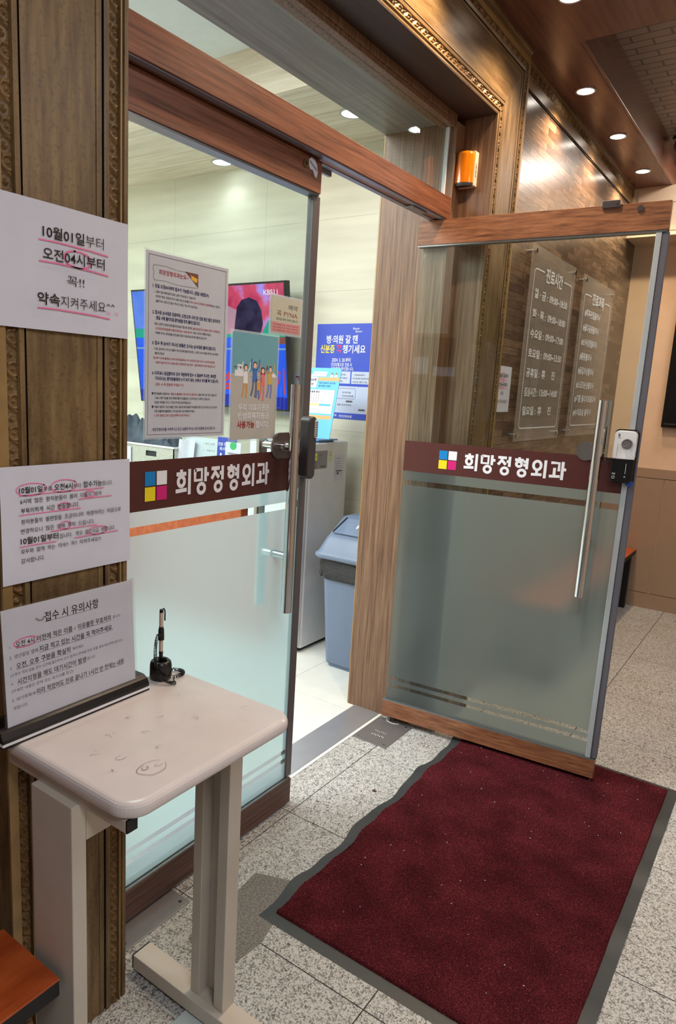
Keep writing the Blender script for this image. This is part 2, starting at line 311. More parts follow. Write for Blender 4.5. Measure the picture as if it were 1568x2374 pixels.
def milky(name, c, k):
    m, t, b, o = nt(name); b.inputs['Base Color'].default_value = c; b.inputs['Roughness'].default_value = 0.15
    tr = N(t, 'ShaderNodeBsdfTransparent'); mx = N(t, 'ShaderNodeMixShader'); mx.inputs[0].default_value = k
    t.links.new(tr.outputs[0], mx.inputs[1]); t.links.new(b.outputs[0], mx.inputs[2]); t.links.new(mx.outputs[0], o.inputs[0]); return m
M['milky'] = milky('clear_sign_acrylic', (0.55, 0.48, 0.42, 1), 0.28)
M['sleeve'] = milky('clear_plastic_sleeve', (0.75, 0.85, 0.85, 1), 0.25)
M['lamp'] = emis('lamp_disc', (1.0, 0.90, 0.78, 1), 14)
M['lamp_c'] = emis('cool_lamp_disc', (0.92, 0.97, 1, 1), 10)
M['table'] = plain('cream_laminate', (214, 206, 204), 0.22, var=0.04)
M['frame'] = plain('cream_grey_metal', (196, 188, 176), 0.4)
M['orange'] = wood('orange_veneer', [(0.3, (150, 62, 24)), (0.5, (176, 80, 36)), (0.7, (196, 98, 48))], 'x', 30, 0.08, 0.35, 0, 0.05)
# ------------------------------------------------------------------ setting: walls, floor, ceiling
XL, XR, YC, ZO = -0.874, 0.888, -0.165, 2.478      # doorway opening and casing face
mb = MB(); mb.box((XR+0.004, -0.12, 0), (3.60, 0.275, 3.0)); build('wall_front', mb, M['slat'], kind='structure')
mb = MB(); mb.box((-4.0, -0.12, 0), (XL-0.004, 0.275, 3.0)); build('wall_left_front', mb, M['dark'], kind='structure')
mb = MB(); mb.box((XL-0.004, -0.12, ZO+0.004), (XR+0.004, 0.275, 3.0)); build('wall_lintel', mb, M['dark'], kind='structure')
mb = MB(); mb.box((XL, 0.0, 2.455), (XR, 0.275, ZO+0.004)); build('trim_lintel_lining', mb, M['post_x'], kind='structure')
# granite corridor floor: grout bed with individual slabs
mb = MB(); mb.box((-4.0, -3.3, -0.06), (3.6, 0.10, -0.0015), 1)
xs = [-4.0, -3.1, -2.59, -2.08, -1.57, -1.06, -0.55, -0.04, 0.485, 1.03, 1.32, 1.82, 2.45, 3.23, 3.6]
ys = [-3.3, -3.03, -2.43, -1.83, -1.23, -0.63, -0.03, 0.10]
for j in range(len(ys)-1):
    for i in range(len(xs)-1):
        g = 0.0016; mb.box((xs[i]+g, ys[j]+g, -0.012), (xs[i+1]-g, ys[j+1]-g, 0.0))
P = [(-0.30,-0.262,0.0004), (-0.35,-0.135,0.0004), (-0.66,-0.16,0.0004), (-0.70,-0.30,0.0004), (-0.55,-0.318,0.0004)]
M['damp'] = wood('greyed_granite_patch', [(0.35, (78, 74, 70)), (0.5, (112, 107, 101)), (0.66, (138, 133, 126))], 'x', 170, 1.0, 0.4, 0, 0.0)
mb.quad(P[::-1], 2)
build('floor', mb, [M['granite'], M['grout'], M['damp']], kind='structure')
# white tiled clinic floor
mb = MB(); mb.box((-2.2, 0.10, -0.06), (1.7, 5.0, -0.0015), 1)
for i, a in enumerate([-2.2, -1.64, -1.04, -0.44, 0.16, 0.76, 1.36]):
    b = [-1.64, -1.04, -0.44, 0.16, 0.76, 1.36, 1.7][i]
    for j, c in enumerate([0.10, 0.635, 1.235, 1.835, 2.435, 3.035, 3.635, 4.235]):
        d = [0.635, 1.235, 1.835, 2.435, 3.035, 3.635, 4.235, 5.0][j]
        mb.box((a+0.001, c+0.001, -0.01), (b-0.001, d-0.001, 0.0))
build('floor_clinic', mb, [M['white_tile'], plain('pale_grout', (168, 168, 160), 0.7)], kind='structure')
# threshold strips and floor plates
mb = MB(); mb.box((-0.806, 0.106, -0.002), (0.82, 0.238, 0.003)); o = build('trim_threshold', mb, M['steel'], kind='structure')
mb = MB(); mb.box((-0.806, 0.092, -0.002), (0.82, 0.105, 0.002)); build('trim_marble_strip', mb, M['white_tile'], kind='structure')
for nx, (a, b), lab in ((1, (0.561, 0.80), 'steel floor hinge cover plate under the pivot of the open leaf'), (-1, (-0.80, -0.562), 'steel floor hinge cover plate under the pivot of the closed leaf, near the table')):
    r = root('floor_hinge_plate', ((a+b)/2, 0.01, 0), lab, 'floor plate', 'floor hinge plates')
    mb = MB(); mb.box((a, -0.07, 0.0), (b, 0.09, 0.003)); build('plate', mb, M['steel_d'], r, 0.0006)
    for (x, y) in ((a+0.02, 0.07), (b-0.02, 0.07), (a+0.02, -0.05), (b-0.02, -0.05)): mb = MB(); mb.cyl((x, y, 0.003), (x, y, 0.0042), 0.005, 12); build('screw', mb, M['chrome'], r)
    if nx > 0:
        mb = MB()
        for k in range(7): mb.box((0.630+(k%2)*.004, -0.020+k*0.009, 0.003), (0.638+(k%2)*.004, -0.017+k*0.009, 0.0032))
        for k in range(6): mb.box((0.665+(k%3)*.003, -0.012+k*0.010, 0.003), (0.671+(k%3)*.003, -0.009+k*0.010, 0.0032))
        build('embossed_mark', mb, M['white'], r)
        mb = MB(); mb.tube([(0.796+0.024*math.cos(a_), 0.018+0.034*math.sin(a_), 0.0045) for a_ in [math.radians(110+i*9) for i in range(16)]], 0.0014, 6); build('wire_ring', mb, M['white'], r)
# corridor ceiling: brown soffit, riser, textured tiles
mb = MB(); mb.box((-4.0, -3.3, 2.8), (1.2, -0.118, 2.84)); mb.box((1.2, -0.34, 2.803), (3.60, -0.118, 2.84)); mb.box((1.2, -0.355, 2.803), (3.6, -0.34, 3.0))
mb.box((1.18, -3.3, 2.84), (1.2, -0.34, 3.0)); build('ceiling_soffit', mb, M['dark'], kind='structure', bevel=0.002)
mb = MB(); mb.box((1.2, -3.3, 2.99), (3.6, -0.355, 3.03)); build('ceiling', mb, M['grille'], kind='structure')
# clinic ceiling and wall soffit
mb = MB(); mb.box((-2.2, 0.275, 3.0), (1.7, 5.0, 3.04)); build('ceiling_clinic', mb, M['ceil'], kind='structure')
mb = MB(); mb.box((0.93, 0.275, 2.77), (1.7, 5.0, 3.0)); build('ceiling_clinic_soffit', mb, M['pale'], kind='structure')
mb = MB(); mb.box((1.7, 0.275, 0), (1.8, 5.0, 3.0)); build('wall_clinic_right', mb, M['marble'], kind='structure')
mb = MB(); mb.box((-2.2, 5.0, 0), (1.7, 5.1, 3.0)); build('wall_clinic_back', mb, M['wallp'], kind='structure')
mb = MB(); mb.box((-2.3, 0.275, 0), (-2.2, 5.1, 3.0)); build('wall_clinic_left', mb, M['pale_z'], kind='structure')
mb = MB(); mb.box((-4.1, -3.3, 0), (-4.0, -0.12, 3.0)); build('wall_left', mb, M['wallp'], kind='structure')
mb = MB(); mb.box((-4.1, -3.4, 0), (3.7, -3.3, 3.0)); build('wall_back', mb, M['peach'], kind='structure')
# end wall of the corridor
mb = MB(); mb.box((3.6, -3.3, 0), (3.7, 0.275, 3.0), 0)
mb.box((3.588, -3.3, 0.935), (3.6, -0.12, 1.0), 1)
for y in (-3.3+0.4*k for k in range(8)): pass
edges = [-0.12, -0.513, -1.11, -1.71, -2.31, -2.91, -3.3]
for i in range(6): mb.box((3.590, edges[i+1]+0.003, 0.112), (3.6, edges[i]-0.003, 0.931), 1)
mb.box((3.590, -3.3, 0), (3.6, -0.12, 0.106), 1)
build('wall_right', mb, [M['peach'], M['wains'], M['groove']], kind='structure', bevel=0.001)
mb = MB(); mb.box((3.33, -3.3, 2.525), (3.6, -0.12, 2.803)); mb.box((3.322, -3.3, 2.50), (3.6, -0.12, 2.512)); mb.box((3.328, -3.3, 2.512), (3.6, -0.12, 2.525)); mb.box((3.326, -3.3, 2.70), (3.33, -0.16, 2.79)); mb.box((3.326, -3.3, 2.53), (3.33, -0.16, 2.692))
build('trim_bulkhead', mb, M['cream'], kind='structure', bevel=0.002)
# ------------------------------------------------------------------ carved casing round the doorway
PR = [(0,-.002),(.004,0),(.010,0),(.012,-.005),(.015,-.005),(.017,.002),(.021,.002),(.023,-.006),(.044,-.006),(.046,.001),(.054,.002),(.057,0),(.0572,-.01),(.0612,-.01),(.0614,-.001),(.073,-.001),(.0735,-.003),(.2115,-.003),(.212,-.001),(.2236,-.001),(.2238,-.01),(.2278,-.01),(.228,0),(.239,.002),(.241,-.006),(.262,-.006),(.264,.002),(.283,.002),(.285,0),(.285,-.045)]
PM = [0,0,0,2,0,2,0,0,0,0,0,1,1,1,0,0,0,0,0,1,1,1,0,0,0,0,2,0,0]
def casing(path, mat, name='casing'):
    mb = MB()
    for i in range(len(PR)-1):
        (u0, h0), (u1, h1) = PR[i], PR[i+1]
        A = [path(u0, k) for k in (0, 1)]; B = [path(u1, k) for k in (0, 1)]
        vs = [(A[0][0], YC-h0, A[0][1]), (A[1][0], YC-h0, A[1][1]), (B[1][0], YC-h1, B[1][1]), (B[0][0], YC-h1, B[0][1])]
        mb.add(vs, [(0,1,2,3)], PM[i])
    return mb
def orn(Fm, w, L, up=0.0085):
    """carved scroll strip: returns mesh of a relief w wide and L long in frame Fm (u across, v along)"""
    nu, nv = 9, int(L/0.0022); per = 0.055
    def relief(a, s):
        k = (s/per) % 1.0; w_ = (a-0.5)*2
        d1 = math.hypot((k-0.30)*per/0.012, (w_-0.25)*0.9); d2 = math.hypot((k-0.74)*per/0.013, (w_+0.15)*0.9)
        r = 0.5+0.5*math.sin(2*math.pi*(k*3+0.55*w_+0.25*math.sin(2*math.pi*k)))
        if d1 < 1.2: r = 0.5+0.5*math.cos(d1*6.5)
        if d2 < 1.0: r = 0.4+0.6*math.cos(d2*4.5)
        return max(0, r)*(1-abs(w_)**6)
    mb = MB(); mb.grid(lambda a, b: Fm.p(a*w, b*L, relief(a, b*L)*up), nu, nv); return mb
FF = Fr((0, YC, 0), (1, 0, 0))
ct = root('trim_casing', (0, YC, 0), kind='structure'); 
for (nm, pth, mt) in (('casing_side', lambda u, k: ((XL-u), (0 if k == 0 else ZO+u)), 'gold'), ('casing_side', lambda u, k: ((XR+u), (0 if k else ZO+u)), 'gold'), ('casing_head', lambda u, k: ((XL-u) if k == 0 else (XR+u), ZO+u), 'gold_h')):
    build(nm, casing(pth, None), [M[mt], M['groove'], M['gilt']], ct)
for u0 in (0.0232, 0.2412):
    w = 0.0206
    build('carved_strip', orn(Fr((XL-u0-w, YC+0.0065, 0), (1,0,0)), w, ZO+u0), M['carve'], ct)
    build('carved_strip', orn(Fr((XR+u0, YC+0.0065, 0), (1,0,0)), w, ZO+u0), M['carve'], ct)
    build('carved_strip', orn(Fr((XL-u0, YC+0.0065, ZO+u0+w), (0,0,-1), (1,0,0)), w, XR-XL+2*u0), M['carve'], ct)
# crown of the casing and of the block-clad wall
mb = MB(); mb.box((XL-0.284, YC-0.001, ZO+0.284), (XR+0.284, -0.12, 2.80)); mb.box((XL-0.286, YC-0.006, ZO+0.306), (XR+0.286, -0.12, 2.80)); build('trim_crown', mb, M['gold_h'], kind='structure', bevel=0.003)
ct2 = root('trim_cornice', (2.4, -0.12, 2.7), kind='structure')
mb = MB(); mb.box((XR+0.286, -0.128, 2.706), (3.33, -0.12, 2.803)); mb.box((XR+0.286, -0.124, 2.700), (3.33, -0.12, 2.704), 1); mb.box((XR+0.286, -0.134, 2.790), (3.33, -0.12, 2.803)); build('cornice', mb, [M['gold_h'], M['groove']], ct2)
def strip_h(a, b, z, w, y): return orn(Fr((a, y, z+w), (0,0,-1), (1,0,0)), w, b-a, 0.008)
c_ = strip_h(XR+0.286, 3.33, 2.748, 0.038, -0.1265)
build('carved_strip', c_, M['carve'], ct2)
# reveals of the recess and door posts
mb = MB(); mb.box((XR, -0.164, 0), (XR+0.004, -0.036, ZO)); mb.box((0.82, -0.036, 0), (XR+0.004, 0.275, 2.455)); build('trim_post_right', mb, M['post'], kind='structure')
mb = MB(); mb.box((0.822, 0.275, 0), (0.90, 0.279, 2.455)); build('trim_post_edge', mb, plain('ochre_edge_band', (176, 136, 70), 0.5), kind='structure')
mb = MB(); mb.box((XL-0.004, -0.164, 0), (XL, -0.036, ZO)); mb.box((XL-0.004, -0.036, 0), (-0.806, 0.275, 2.455)); build('trim_post_left', mb, M['post'], kind='structure')
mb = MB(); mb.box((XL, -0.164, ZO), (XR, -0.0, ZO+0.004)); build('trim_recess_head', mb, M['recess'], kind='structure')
# transom bar over the leaves, with its aluminium track
tb = root('trim_transom_bar', (0, 0, 2.1), kind='structure')
mb = MB(); mb.box((-0.806, -0.036, 2.102), (0.82, 0.036, 2.182)); build('bar', mb, M['red'], tb, 0.0015)
mb = MB(); mb.box((-0.80, -0.031, 2.0995), (0.815, -0.012, 2.102)); mb.box((-0.80, 0.012, 2.0995), (0.815, 0.031, 2.102)); build('track_channel', mb, plain('grey_lilac_track', (134, 134, 148), 0.4, 0.3), tb)
for (a, b) in (((0.55, -0.018, 2.094), (0.66, 0.018, 2.0995)), ((0.04, 0.034, 2.086), (0.10, 0.046, 2.102))): mb = MB(); mb.box(a, b); build('bracket', mb, M['steel_d'], tb, 0.001)
wt = root('window_1', (0, 0, 2.18), kind='structure')
mb = MB(); mb.box((-0.806, -0.028, 2.437), (0.82, 0.028, 2.478)); mb.box((-0.806, -0.034, 2.452), (0.82, -0.028, 2.478)); build('window_frame', mb, M['post'], wt, 0.0015)
mb = MB(); mb.box((-0.806, -0.004, 2.182), (0.812, 0.004, 2.437)); build('pane', mb, M['glass2'], wt)
mb = MB(); mb.box((0.812, -0.008, 2.182), (0.820, 0.006, 2.437)); build('sealant', mb, M['white'], wt)
# ------------------------------------------------------------------ door leaves
def band(F, parent, u0, u1, ub, mir=1):
    mb = MB(); mb.frect(F, u0, 1.121, u1, 1.245, 0.0015); build('vinyl_band', mb, M['maroon'], parent)
    L = root('logo', F.p(ub, 1.18, 0.002)); L.location = F.p(ub, 1.18, 0.002) - off(parent); L.parent = parent
    for i, (k, c) in enumerate((((0, 1), 'vblue'), ((1, 1), 'vwhite'), ((0, 0), 'vyel'), ((1, 0), 'vmag'))):
        mb = MB(); a = ub+k[0]*0.0385; b = 1.1435+k[1]*0.0385; mb.frect(F, a, b, a+0.0345, b+0.0352, 0.0026); build('logo_square', mb, M[c], L)
    mb = MB(); block_name(mb, F, ub+0.104, 1.1505, 0.392, 0.0650, 0.0024)
    build('lettering', mb, M['vwhite'], parent)
def films(F, parent, u0, u1):
    mb = MB()
    for (a, b) in ((0.104, 0.163), (0.178, 0.196), (0.211, 1.061), (1.083, 1.121)): mb.frect(F, u0, a, u1, b, 0.0008)
    build('frosted_film', mb, M['frost'], parent)
def pull(F, parent, u, h, z0, z1, zs, glass_h, r=0.017):
    p_ = root('pull_handle', F.p(u, (z0+z1)/2, h)); p_.location = F.p(u, (z0+z1)/2, h)-off(parent); p_.parent = parent
    mb = MB(); mb.cyl(F.p(u, z0, h), F.p(u, z1, h), r, 32); build('bar', mb, M['chrome'] if r > 0.0165 else M['chrome'], p_, 0.001)
    for z in zs: mb = MB(); mb.cyl(F.p(u, z, h), F.p(u, z, glass_h), 0.0125, 24); build('standoff', mb, M['chrome'], p_)
# left leaf, shut
D1 = root('door_1', (-0.40, 0.02, 0), 'shut glass door leaf behind the side table, with notices taped on', 'door', kind='structure')
mb = MB(); mb.box((-0.80, 0.0, 2.008), (-0.002, 0.042, 2.098)); build('top_rail', mb, M['red'], D1, 0.0008)
mb = MB(); mb.box((-0.80, 0.0, 0.010), (-0.002, 0.042, 0.100)); build('bottom_rail', mb, wood('dark_kick_rail', [(0.28, (50, 30, 24)), (0.5, (88, 60, 50)), (0.75, (114, 82, 68))], 'x', 110, 0.035, 0.42, 0, 0.2), D1, 0.0008)
mb = MB(); mb.box((-0.80, 0.004, 2.002), (-0.004, 0.038, 2.008)); mb.box((-0.80, 0.002, 0.100), (-0.004, 0.010, 0.103)); mb.box((-0.80, 0.013, 0.100), (-0.004, 0.032, 0.1045)); build('glazing_channel', mb, M['alu'], D1)
mb = MB(); mb.box((-0.795, 0.016, 0.10), (-0.021, 0.028, 2.004)); build('glass_pane', mb, M['glass'], D1)
FL = Fr((0, 0.016, 0), (1, 0, 0))
films(FL, D1, -0.795, -0.022); band(FL, D1, -0.795, -0.035, -0.668)
mb = MB(); mb.box((-0.021, 0.010, 0.104), (0.012, 0.034, 2.004)); build('edge_guard', mb, M['edge_d'], D1, 0.002)
pull(FL, D1, -0.131, 0.056, 0.745, 1.447, (0.923, 1.262), 0.0)
FLb = Fr((0, 0.028, 0), (-1, 0, 0)); pull(FLb, D1, 0.131, 0.056, 0.745, 1.447, (0.923, 1.262), 0.0)
mb = MB(); mb.rprism(FL, -0.175, 1.222, -0.045, 1.302, 0.036, 0.001, 0.009, 0, 8); build('lock_rosette', mb, M['gun'], D1, 0.002)
mb = MB(); mb.cyl(FL.p(-0.135, 1.262, 0.009), FL.p(-0.135, 1.262, 0.020), 0.014, 24); mb.rprism(FL, -0.13, 1.247, -0.05, 1.277, 0.008, 0.009, 0.022, 0, 5); build('lock_bar', mb, M['chrome'], D1, 0.001)
lk = root('door_lock', FL.p(-0.02, 1.26, 0.03)); lk.location = FL.p(-0.02, 1.26, 0.03)-off(D1); lk.parent = D1
mb = MB(); mb.rprism(FL, -0.036, 1.155, 0.006, 1.352, 0.018, 0.004, 0.044, 0, 8); build('lock_case', mb, M['gunp'], lk, 0.006, seg=3)
mb = MB(); mb.rprism(FL, -0.010, 1.285, 0.0065, 1.342, 0.006, 0.040, 0.0465, 0, 5); build('lock_window', mb, M['white'], lk, 0.001)
mb = MB()
for k in range(9): mb.fbox(FL, -0.009, 1.289+k*0.0055, 0.0045, 1.2915+k*0.0055, 0.0465, 0.0468)
build('grille_mark', mb, M['ink'], lk)
for (x, z, nm) in ((-0.085, 2.072, 'screw'),):
    mb = MB(); mb.cyl((x, 0, z), (x, -0.003, z), 0.0125, 24); build('screw', mb, plain('brass_screw', (150, 120, 84), 0.35, 0.9), D1)
    mb = MB(); mb.fbox(Fr((x, 0, z), (1,0,0)), -0.006, -0.0012, 0.006, 0.0012, 0.003, 0.0034); mb.fbox(Fr((x, 0, z), (1,0,0)), -0.0012, -0.006, 0.0012, 0.006, 0.003, 0.0034); build('screw_cross', mb, M['ink'], D1)
mb = MB(); mb.prism(Fr((-0.048, 0, 2.074), (1,0,0)), [(-.022,.014),(-.025,-.002),(-.016,-.012),(-.002,-.012),(.008,-.026),(.016,-.030),(.022,-.014),(.017,.006),(.004,.018),(-.012,.021)], 0.0005, 0.0025); build('hinge_sticker', mb, M['paper'], D1)
mb = MB()
for i in range(7): mb.fbox(Fr((-0.048, 0, 2.074), (1,0,0)), -.019+i*.0052, .004-i*.0024, -.016+i*.0052, .011-i*.0024, 0.0025, 0.0028)
build('sticker_print', mb, M['ink_g'], D1)
# right leaf, standing open
TH = 0.0884; HX, HY = 0.7721, 0.0688
FR_ = Fr((HX+0.016*math.cos(TH), HY+0.016*math.sin(TH), 0), (math.sin(TH), -math.cos(TH), 0))   # glass face towards the viewer
LW = 0.8764
D2 = root('door_2', FR_.p(0.44, 0, 0), 'glass door leaf standing open over the red mat', 'door', kind='structure')
mb = MB(); mb.fbox(FR_, 0, 2.008, LW, 2.098, -0.026, 0.016); build('top_rail', mb, M['red_y'], D2, 0.0008)
mb = MB(); mb.fbox(FR_, 0, 0.028, LW, 0.100, -0.026, 0.016); build('bottom_rail', mb, M['red_y'], D2, 0.0008)
mb = MB(); mb.fbox(FR_, 0, 2.002, LW-0.004, 2.008, -0.022, 0.012); mb.fbox(FR_, 0, 0.100, LW-0.004, 0.103, 0.005, 0.0155); mb.fbox(FR_, 0, 0.100, LW-0.004, 0.105, -0.018, 0.003); build('glazing_channel', mb, M['alu'], D2)
mb = MB(); mb.fbox(FR_, 0.006, 0.100, LW-0.034, 2.004, -0.012, 0.0); build('glass_pane', mb, M['glass'], D2)
films(FR_, D2, 0.008, LW-0.034); band(FR_, D2, 0.006, LW-0.034, 0.158)
mb = MB(); mb.fbox(FR_, LW-0.036, 0.104, LW-0.018, 2.003, -0.022, 0.010); build('edge_guard', mb, M['alu_l'], D2, 0.002)
mb = MB(); mb.fbox(FR_, LW-0.018, 0.104, LW+0.004, 2.003, -0.018, 0.006); build('brush_seal', mb, M['brush'], D2, 0.003)
pull(FR_, D2, 0.752, 0.056, 0.735, 1.445, (0.935, 1.262), 0.0)
FRb = Fr(FR_.p(0, 0, -0.012), -FR_.U); pull(FRb, D2, -0.752, 0.056, 0.735, 1.445, (0.935, 1.262), 0.0)
mb = MB(); mb.cyl(FR_.p(0.708, 1.262, 0.001), FR_.p(0.708, 1.262, 0.006), 0.034, 36); mb.cyl(FR_.p(0.708, 1.262, 0.006), FR_.p(0.708, 1.262, 0.010), 0.024, 36); build('lock_rosette', mb, M['chrome'], D2, 0.001)
mb = MB(); mb.rprism(FR_, 0.735, 1.225, 0.815, 1.238, 0.003, 0.002, 0.010); mb.rprism(FR_, 0.735, 1.278, 0.815, 1.290, 0.003, 0.002, 0.010); mb.fbox(FR_, 0.735, 1.238, 0.815, 1.278, 0.002, 0.004); build('clear_bracket', mb, M['acr'], D2, 0.0015)
lk = root('door_lock', FR_.p(0.842, 1.26, 0.02)); lk.location = FR_.p(0.842, 1.26, 0.02)-off(D2); lk.parent = D2
mb = MB(); mb.rprism(FR_, 0.800, 1.246, 0.872, 1.345, 0.016, 0.012, 0.044, 0, 8); mb.fbox(FR_, 0.800, 1.246, 0.872, 1.275, 0.012, 0.0435); build('lock_case', mb, M['white'], lk, 0.004, seg=3)
mb = MB(); mb.rprism(FR_, 0.800, 1.165, 0.872, 1.27, 0.014, 0.0125, 0.0425, 0, 8); mb.rprism(FR_, 0.797, 1.160, 0.876, 1.350, 0.016, 0.004, 0.013, 0, 8); build('battery_cover', mb, M['black'], lk, 0.004, seg=3)
mb = MB(); mb.cyl(FR_.p(0.843, 1.300, 0.044), FR_.p(0.843, 1.300, 0.047), 0.0175, 28); mb.cyl(FR_.p(0.843, 1.300, 0.047), FR_.p(0.843, 1.300, 0.056), 0.0135, 28, r2=0.012)
c, s_ = math.cos(0.6), math.sin(0.6); FT = Fr(FR_.p(0.843, 1.300, 0.056), FR_.U*c+FR_.V*s_, FR_.V*c-FR_.U*s_); mb.fbox(FT, -0.012, -0.003, 0.012, 0.003, 0, 0.007); build('thumb_turn', mb, M['chrome'], lk, 0.0008)
mb = MB(); text(mb, FR_, 'OPEN', 0.812, 1.318, 0.004, 0.010, h=0.0446); mb.fbox(FR_, 0.8125, 1.324, 0.818, 1.334, 0.0442, 0.0445); mb.fbox(FR_, 0.814, 1.255, 0.8145, 1.30, 0.0442, 0.0445)
build('print', mb, M['ink_g'], lk)
mb = MB(); text(mb, FR_, '열림', 0.806, 1.192, 0.006, 0.011, h=0.0432); stroke(mb, FR_, loop(0.812, 1.182, 0.0048, 0.0048, 0, 360, 20, 0), 0.001, 0.0432); mb.fbox(FR_, 0.811, 1.181, 0.813, 1.183, 0.0426, 0.0434); mb.fbox(FR_, 0.848, 1.196, 0.8492, 1.232, 0.0426, 0.0434); text(mb, FR_, '*', 0.845, 1.178, 0.012, h=0.0432, bold=0.03); build('print', mb, M['white'], lk)
mb = MB(); mb.cyl(FR_.p(0.862, 1.163, -0.004), FR_.p(0.862, 1.163, 0.016), 0.012, 20); build('blue_cap', mb, plain('blue_plastic', (40, 80, 170), 0.4), lk)
mb = MB(); mb.rprism(FR_, 0.665, 2.086, 0.722, 2.110, 0.004, 0.016, 0.030); mb.cyl(FR_.p(0.712, 2.100, 0.030), FR_.p(0.712, 2.100, 0.032), 0.005, 12); build('sensor_block', mb, M['gunp'], D2, 0.002)
mb = MB(); mb.cyl(FR_.p(0.785, 2.078, 0.016), FR_.p(0.785, 2.078, 0.024), 0.010, 20); build('screw', mb, M['gunp'], D2, 0.001)
mb = MB(); mb.cyl(FR_.p(0.03, 1.97, 0.0005), FR_.p(0.03, 1.97, 0.0015), 0.007, 20); build('glass_stamp', mb, M['acr'], D2)
mb = MB(); mb.cyl(FR_.p(0.026, -0.0, -0.005), FR_.p(0.026, 0.028, -0.005), 0.012, 20); build('pivot_pin', mb, M['steel_d'], D2)
# ------------------------------------------------------------------ red door mat
mr = root('door_mat', (0.3, -0.66, 0), 'large dark red carpet door mat with black rubber edge', 'door mat')
x0, x1, y0, y1 = -0.479, 1.03, -1.078, -0.250
def rim(a, side):    # wavy edge of the rubber border along the doorway side and the far side
    return 0.006*math.sin(a*16)+0.004*math.sin(a*37+1)
mb = MB(); Nn = 120
def rp(t, k):   # ring point: k=0 outer, 1 inner ; t in 0..4
    i = 0 if k == 0 else 0.036
    e = int(t) % 4; f = t-int(t)
    c = [(x0+i, y1-i), (x1-i, y1-i), (x1-i, y0+i), (x0+i, y0+i)]; a, b = c[e], c[(e+1) % 4]
    x = a[0]+(b[0]-a[0])*f; y = a[1]+(b[1]-a[1])*f; z = 0.0005 if k == 0 else 0.0045
    if e == 0: w = math.sin(min(1, f*6)*1.57)*math.sin(min(1, (1-f)*4)*1.57)*rim(x, 0); y += w; z += 0.010*max(0, math.sin(x*16+0.4))*(1 if k == 0 else 0.5)*min(1, f*8)
    if e == 2: z += 0.006*max(0, math.sin(x*19))*(1 if k == 0 else 0.4)
    return (x, y, z)
T = [i*4/(4*Nn) for i in range(4*Nn)]
vs = [rp(t, 0) for t in T]+[rp(t, 1) for t in T]; n = len(T)
mb.add(vs, [(i, (i+1)%n, n+(i+1)%n, n+i)[::-1] for i in range(n)], 0, True)
build('rubber_border', mb, plain('black_rubber', (52, 56, 58), 0.45), mr)
M['pile'] = (lambda: None)()
m, t, b, o_ = nt('red_pile'); tc = N(t, 'ShaderNodeTexCoord'); nz = N(t, 'ShaderNodeTexNoise'); nz.inputs['Scale'].default_value = 260; nz.inputs['Detail'].default_value = 4
t.links.new(tc.outputs['Object'], nz.inputs['Vector']); c1 = ramp(t, nz.outputs['Fac'], [(0.3, (44, 14, 19)), (0.5, (80, 26, 33)), (0.66, (108, 40, 48)), (0.80, (170, 110, 112))])
n2 = N(t, 'ShaderNodeTexNoise'); n2.inputs['Scale'].default_value = 7; n2.inputs['Detail'].default_value = 4; t.links.new(tc.outputs['Object'], n2.inputs['Vector'])
g = ramp(t, n2.outputs['Fac'], [(0.35, (0.62, 0.58, 0.58, 1)), (0.65, (1.1, 1.1, 1.1, 1))]); mx = N(t, 'ShaderNodeMix', data_type='RGBA', blend_type='MULTIPLY'); mx.inputs[0].default_value = 1
t.links.new(c1, mx.inputs[6]); t.links.new(g, mx.inputs[7]); t.links.new(mx.outputs[2], b.inputs['Base Color']); b.inputs['Roughness'].default_value = 0.95; b.inputs['Specular IOR Level'].default_value = 0.1
bp = N(t, 'ShaderNodeBump'); bp.inputs['Strength'].default_value = 0.9; bp.inputs['Distance'].default_value = 0.004; t.links.new(nz.outputs['Fac'], bp.inputs['Height']); t.links.new(bp.outputs['Normal'], b.inputs['Normal'])
M['pile'] = m
mb = MB(); a0, a1, b0, b1 = x0+0.034, x1-0.034, y0+0.034, y1-0.034; rnd = random.Random(3)
def pl(a, b):
    x = a0+(a1-a0)*a; y = b0+(b1-b0)*b
    if b > 0.99: y += rim(x, 0)*math.sin(min(1, a*6)*1.57)*math.sin(min(1, (1-a)*4)*1.57)
    ed = min(a, 1-a, b, 1-b)
    return (x, y, (0.004 if ed < 0.001 else 0.0105+rnd.random()*0.004))
mb.grid(pl, 420, 240); build('carpet_pile', mb, M['pile'], mr)
mb = MB()
for k in range(46):
    x = rnd.uniform(a0+.03, a1-.03); y = rnd.uniform(b0+.03, b1-.03); q = rnd.uniform(0.0010, 0.0022); mb.lathe((x, y, 0.0145), [(0, 0), (q, 0.0005), (q*0.8, 0.0016), (0, 0.002)], 6)
tag(build('lint_specks', mb, M['paper'], mr), kind='stuff')
# crumb on the granite
mb = MB()
for k in range(9):
    a = rnd.uniform(0, 6.28); q = rnd.uniform(0.002, 0.010); x = 0.263+q*math.cos(a); y = -0.186+q*math.sin(a); mb.lathe((x, y, 0), [(0.0001, 0), (0.0035, 0.001), (0.002, 0.004), (0.0001, 0.005)], 7)
tag(build('dirt_crumb', mb, plain('brown_crumb', (84, 62, 44), 0.8)), 'small brown crumb of dirt on the granite beside the mat', 'dirt')
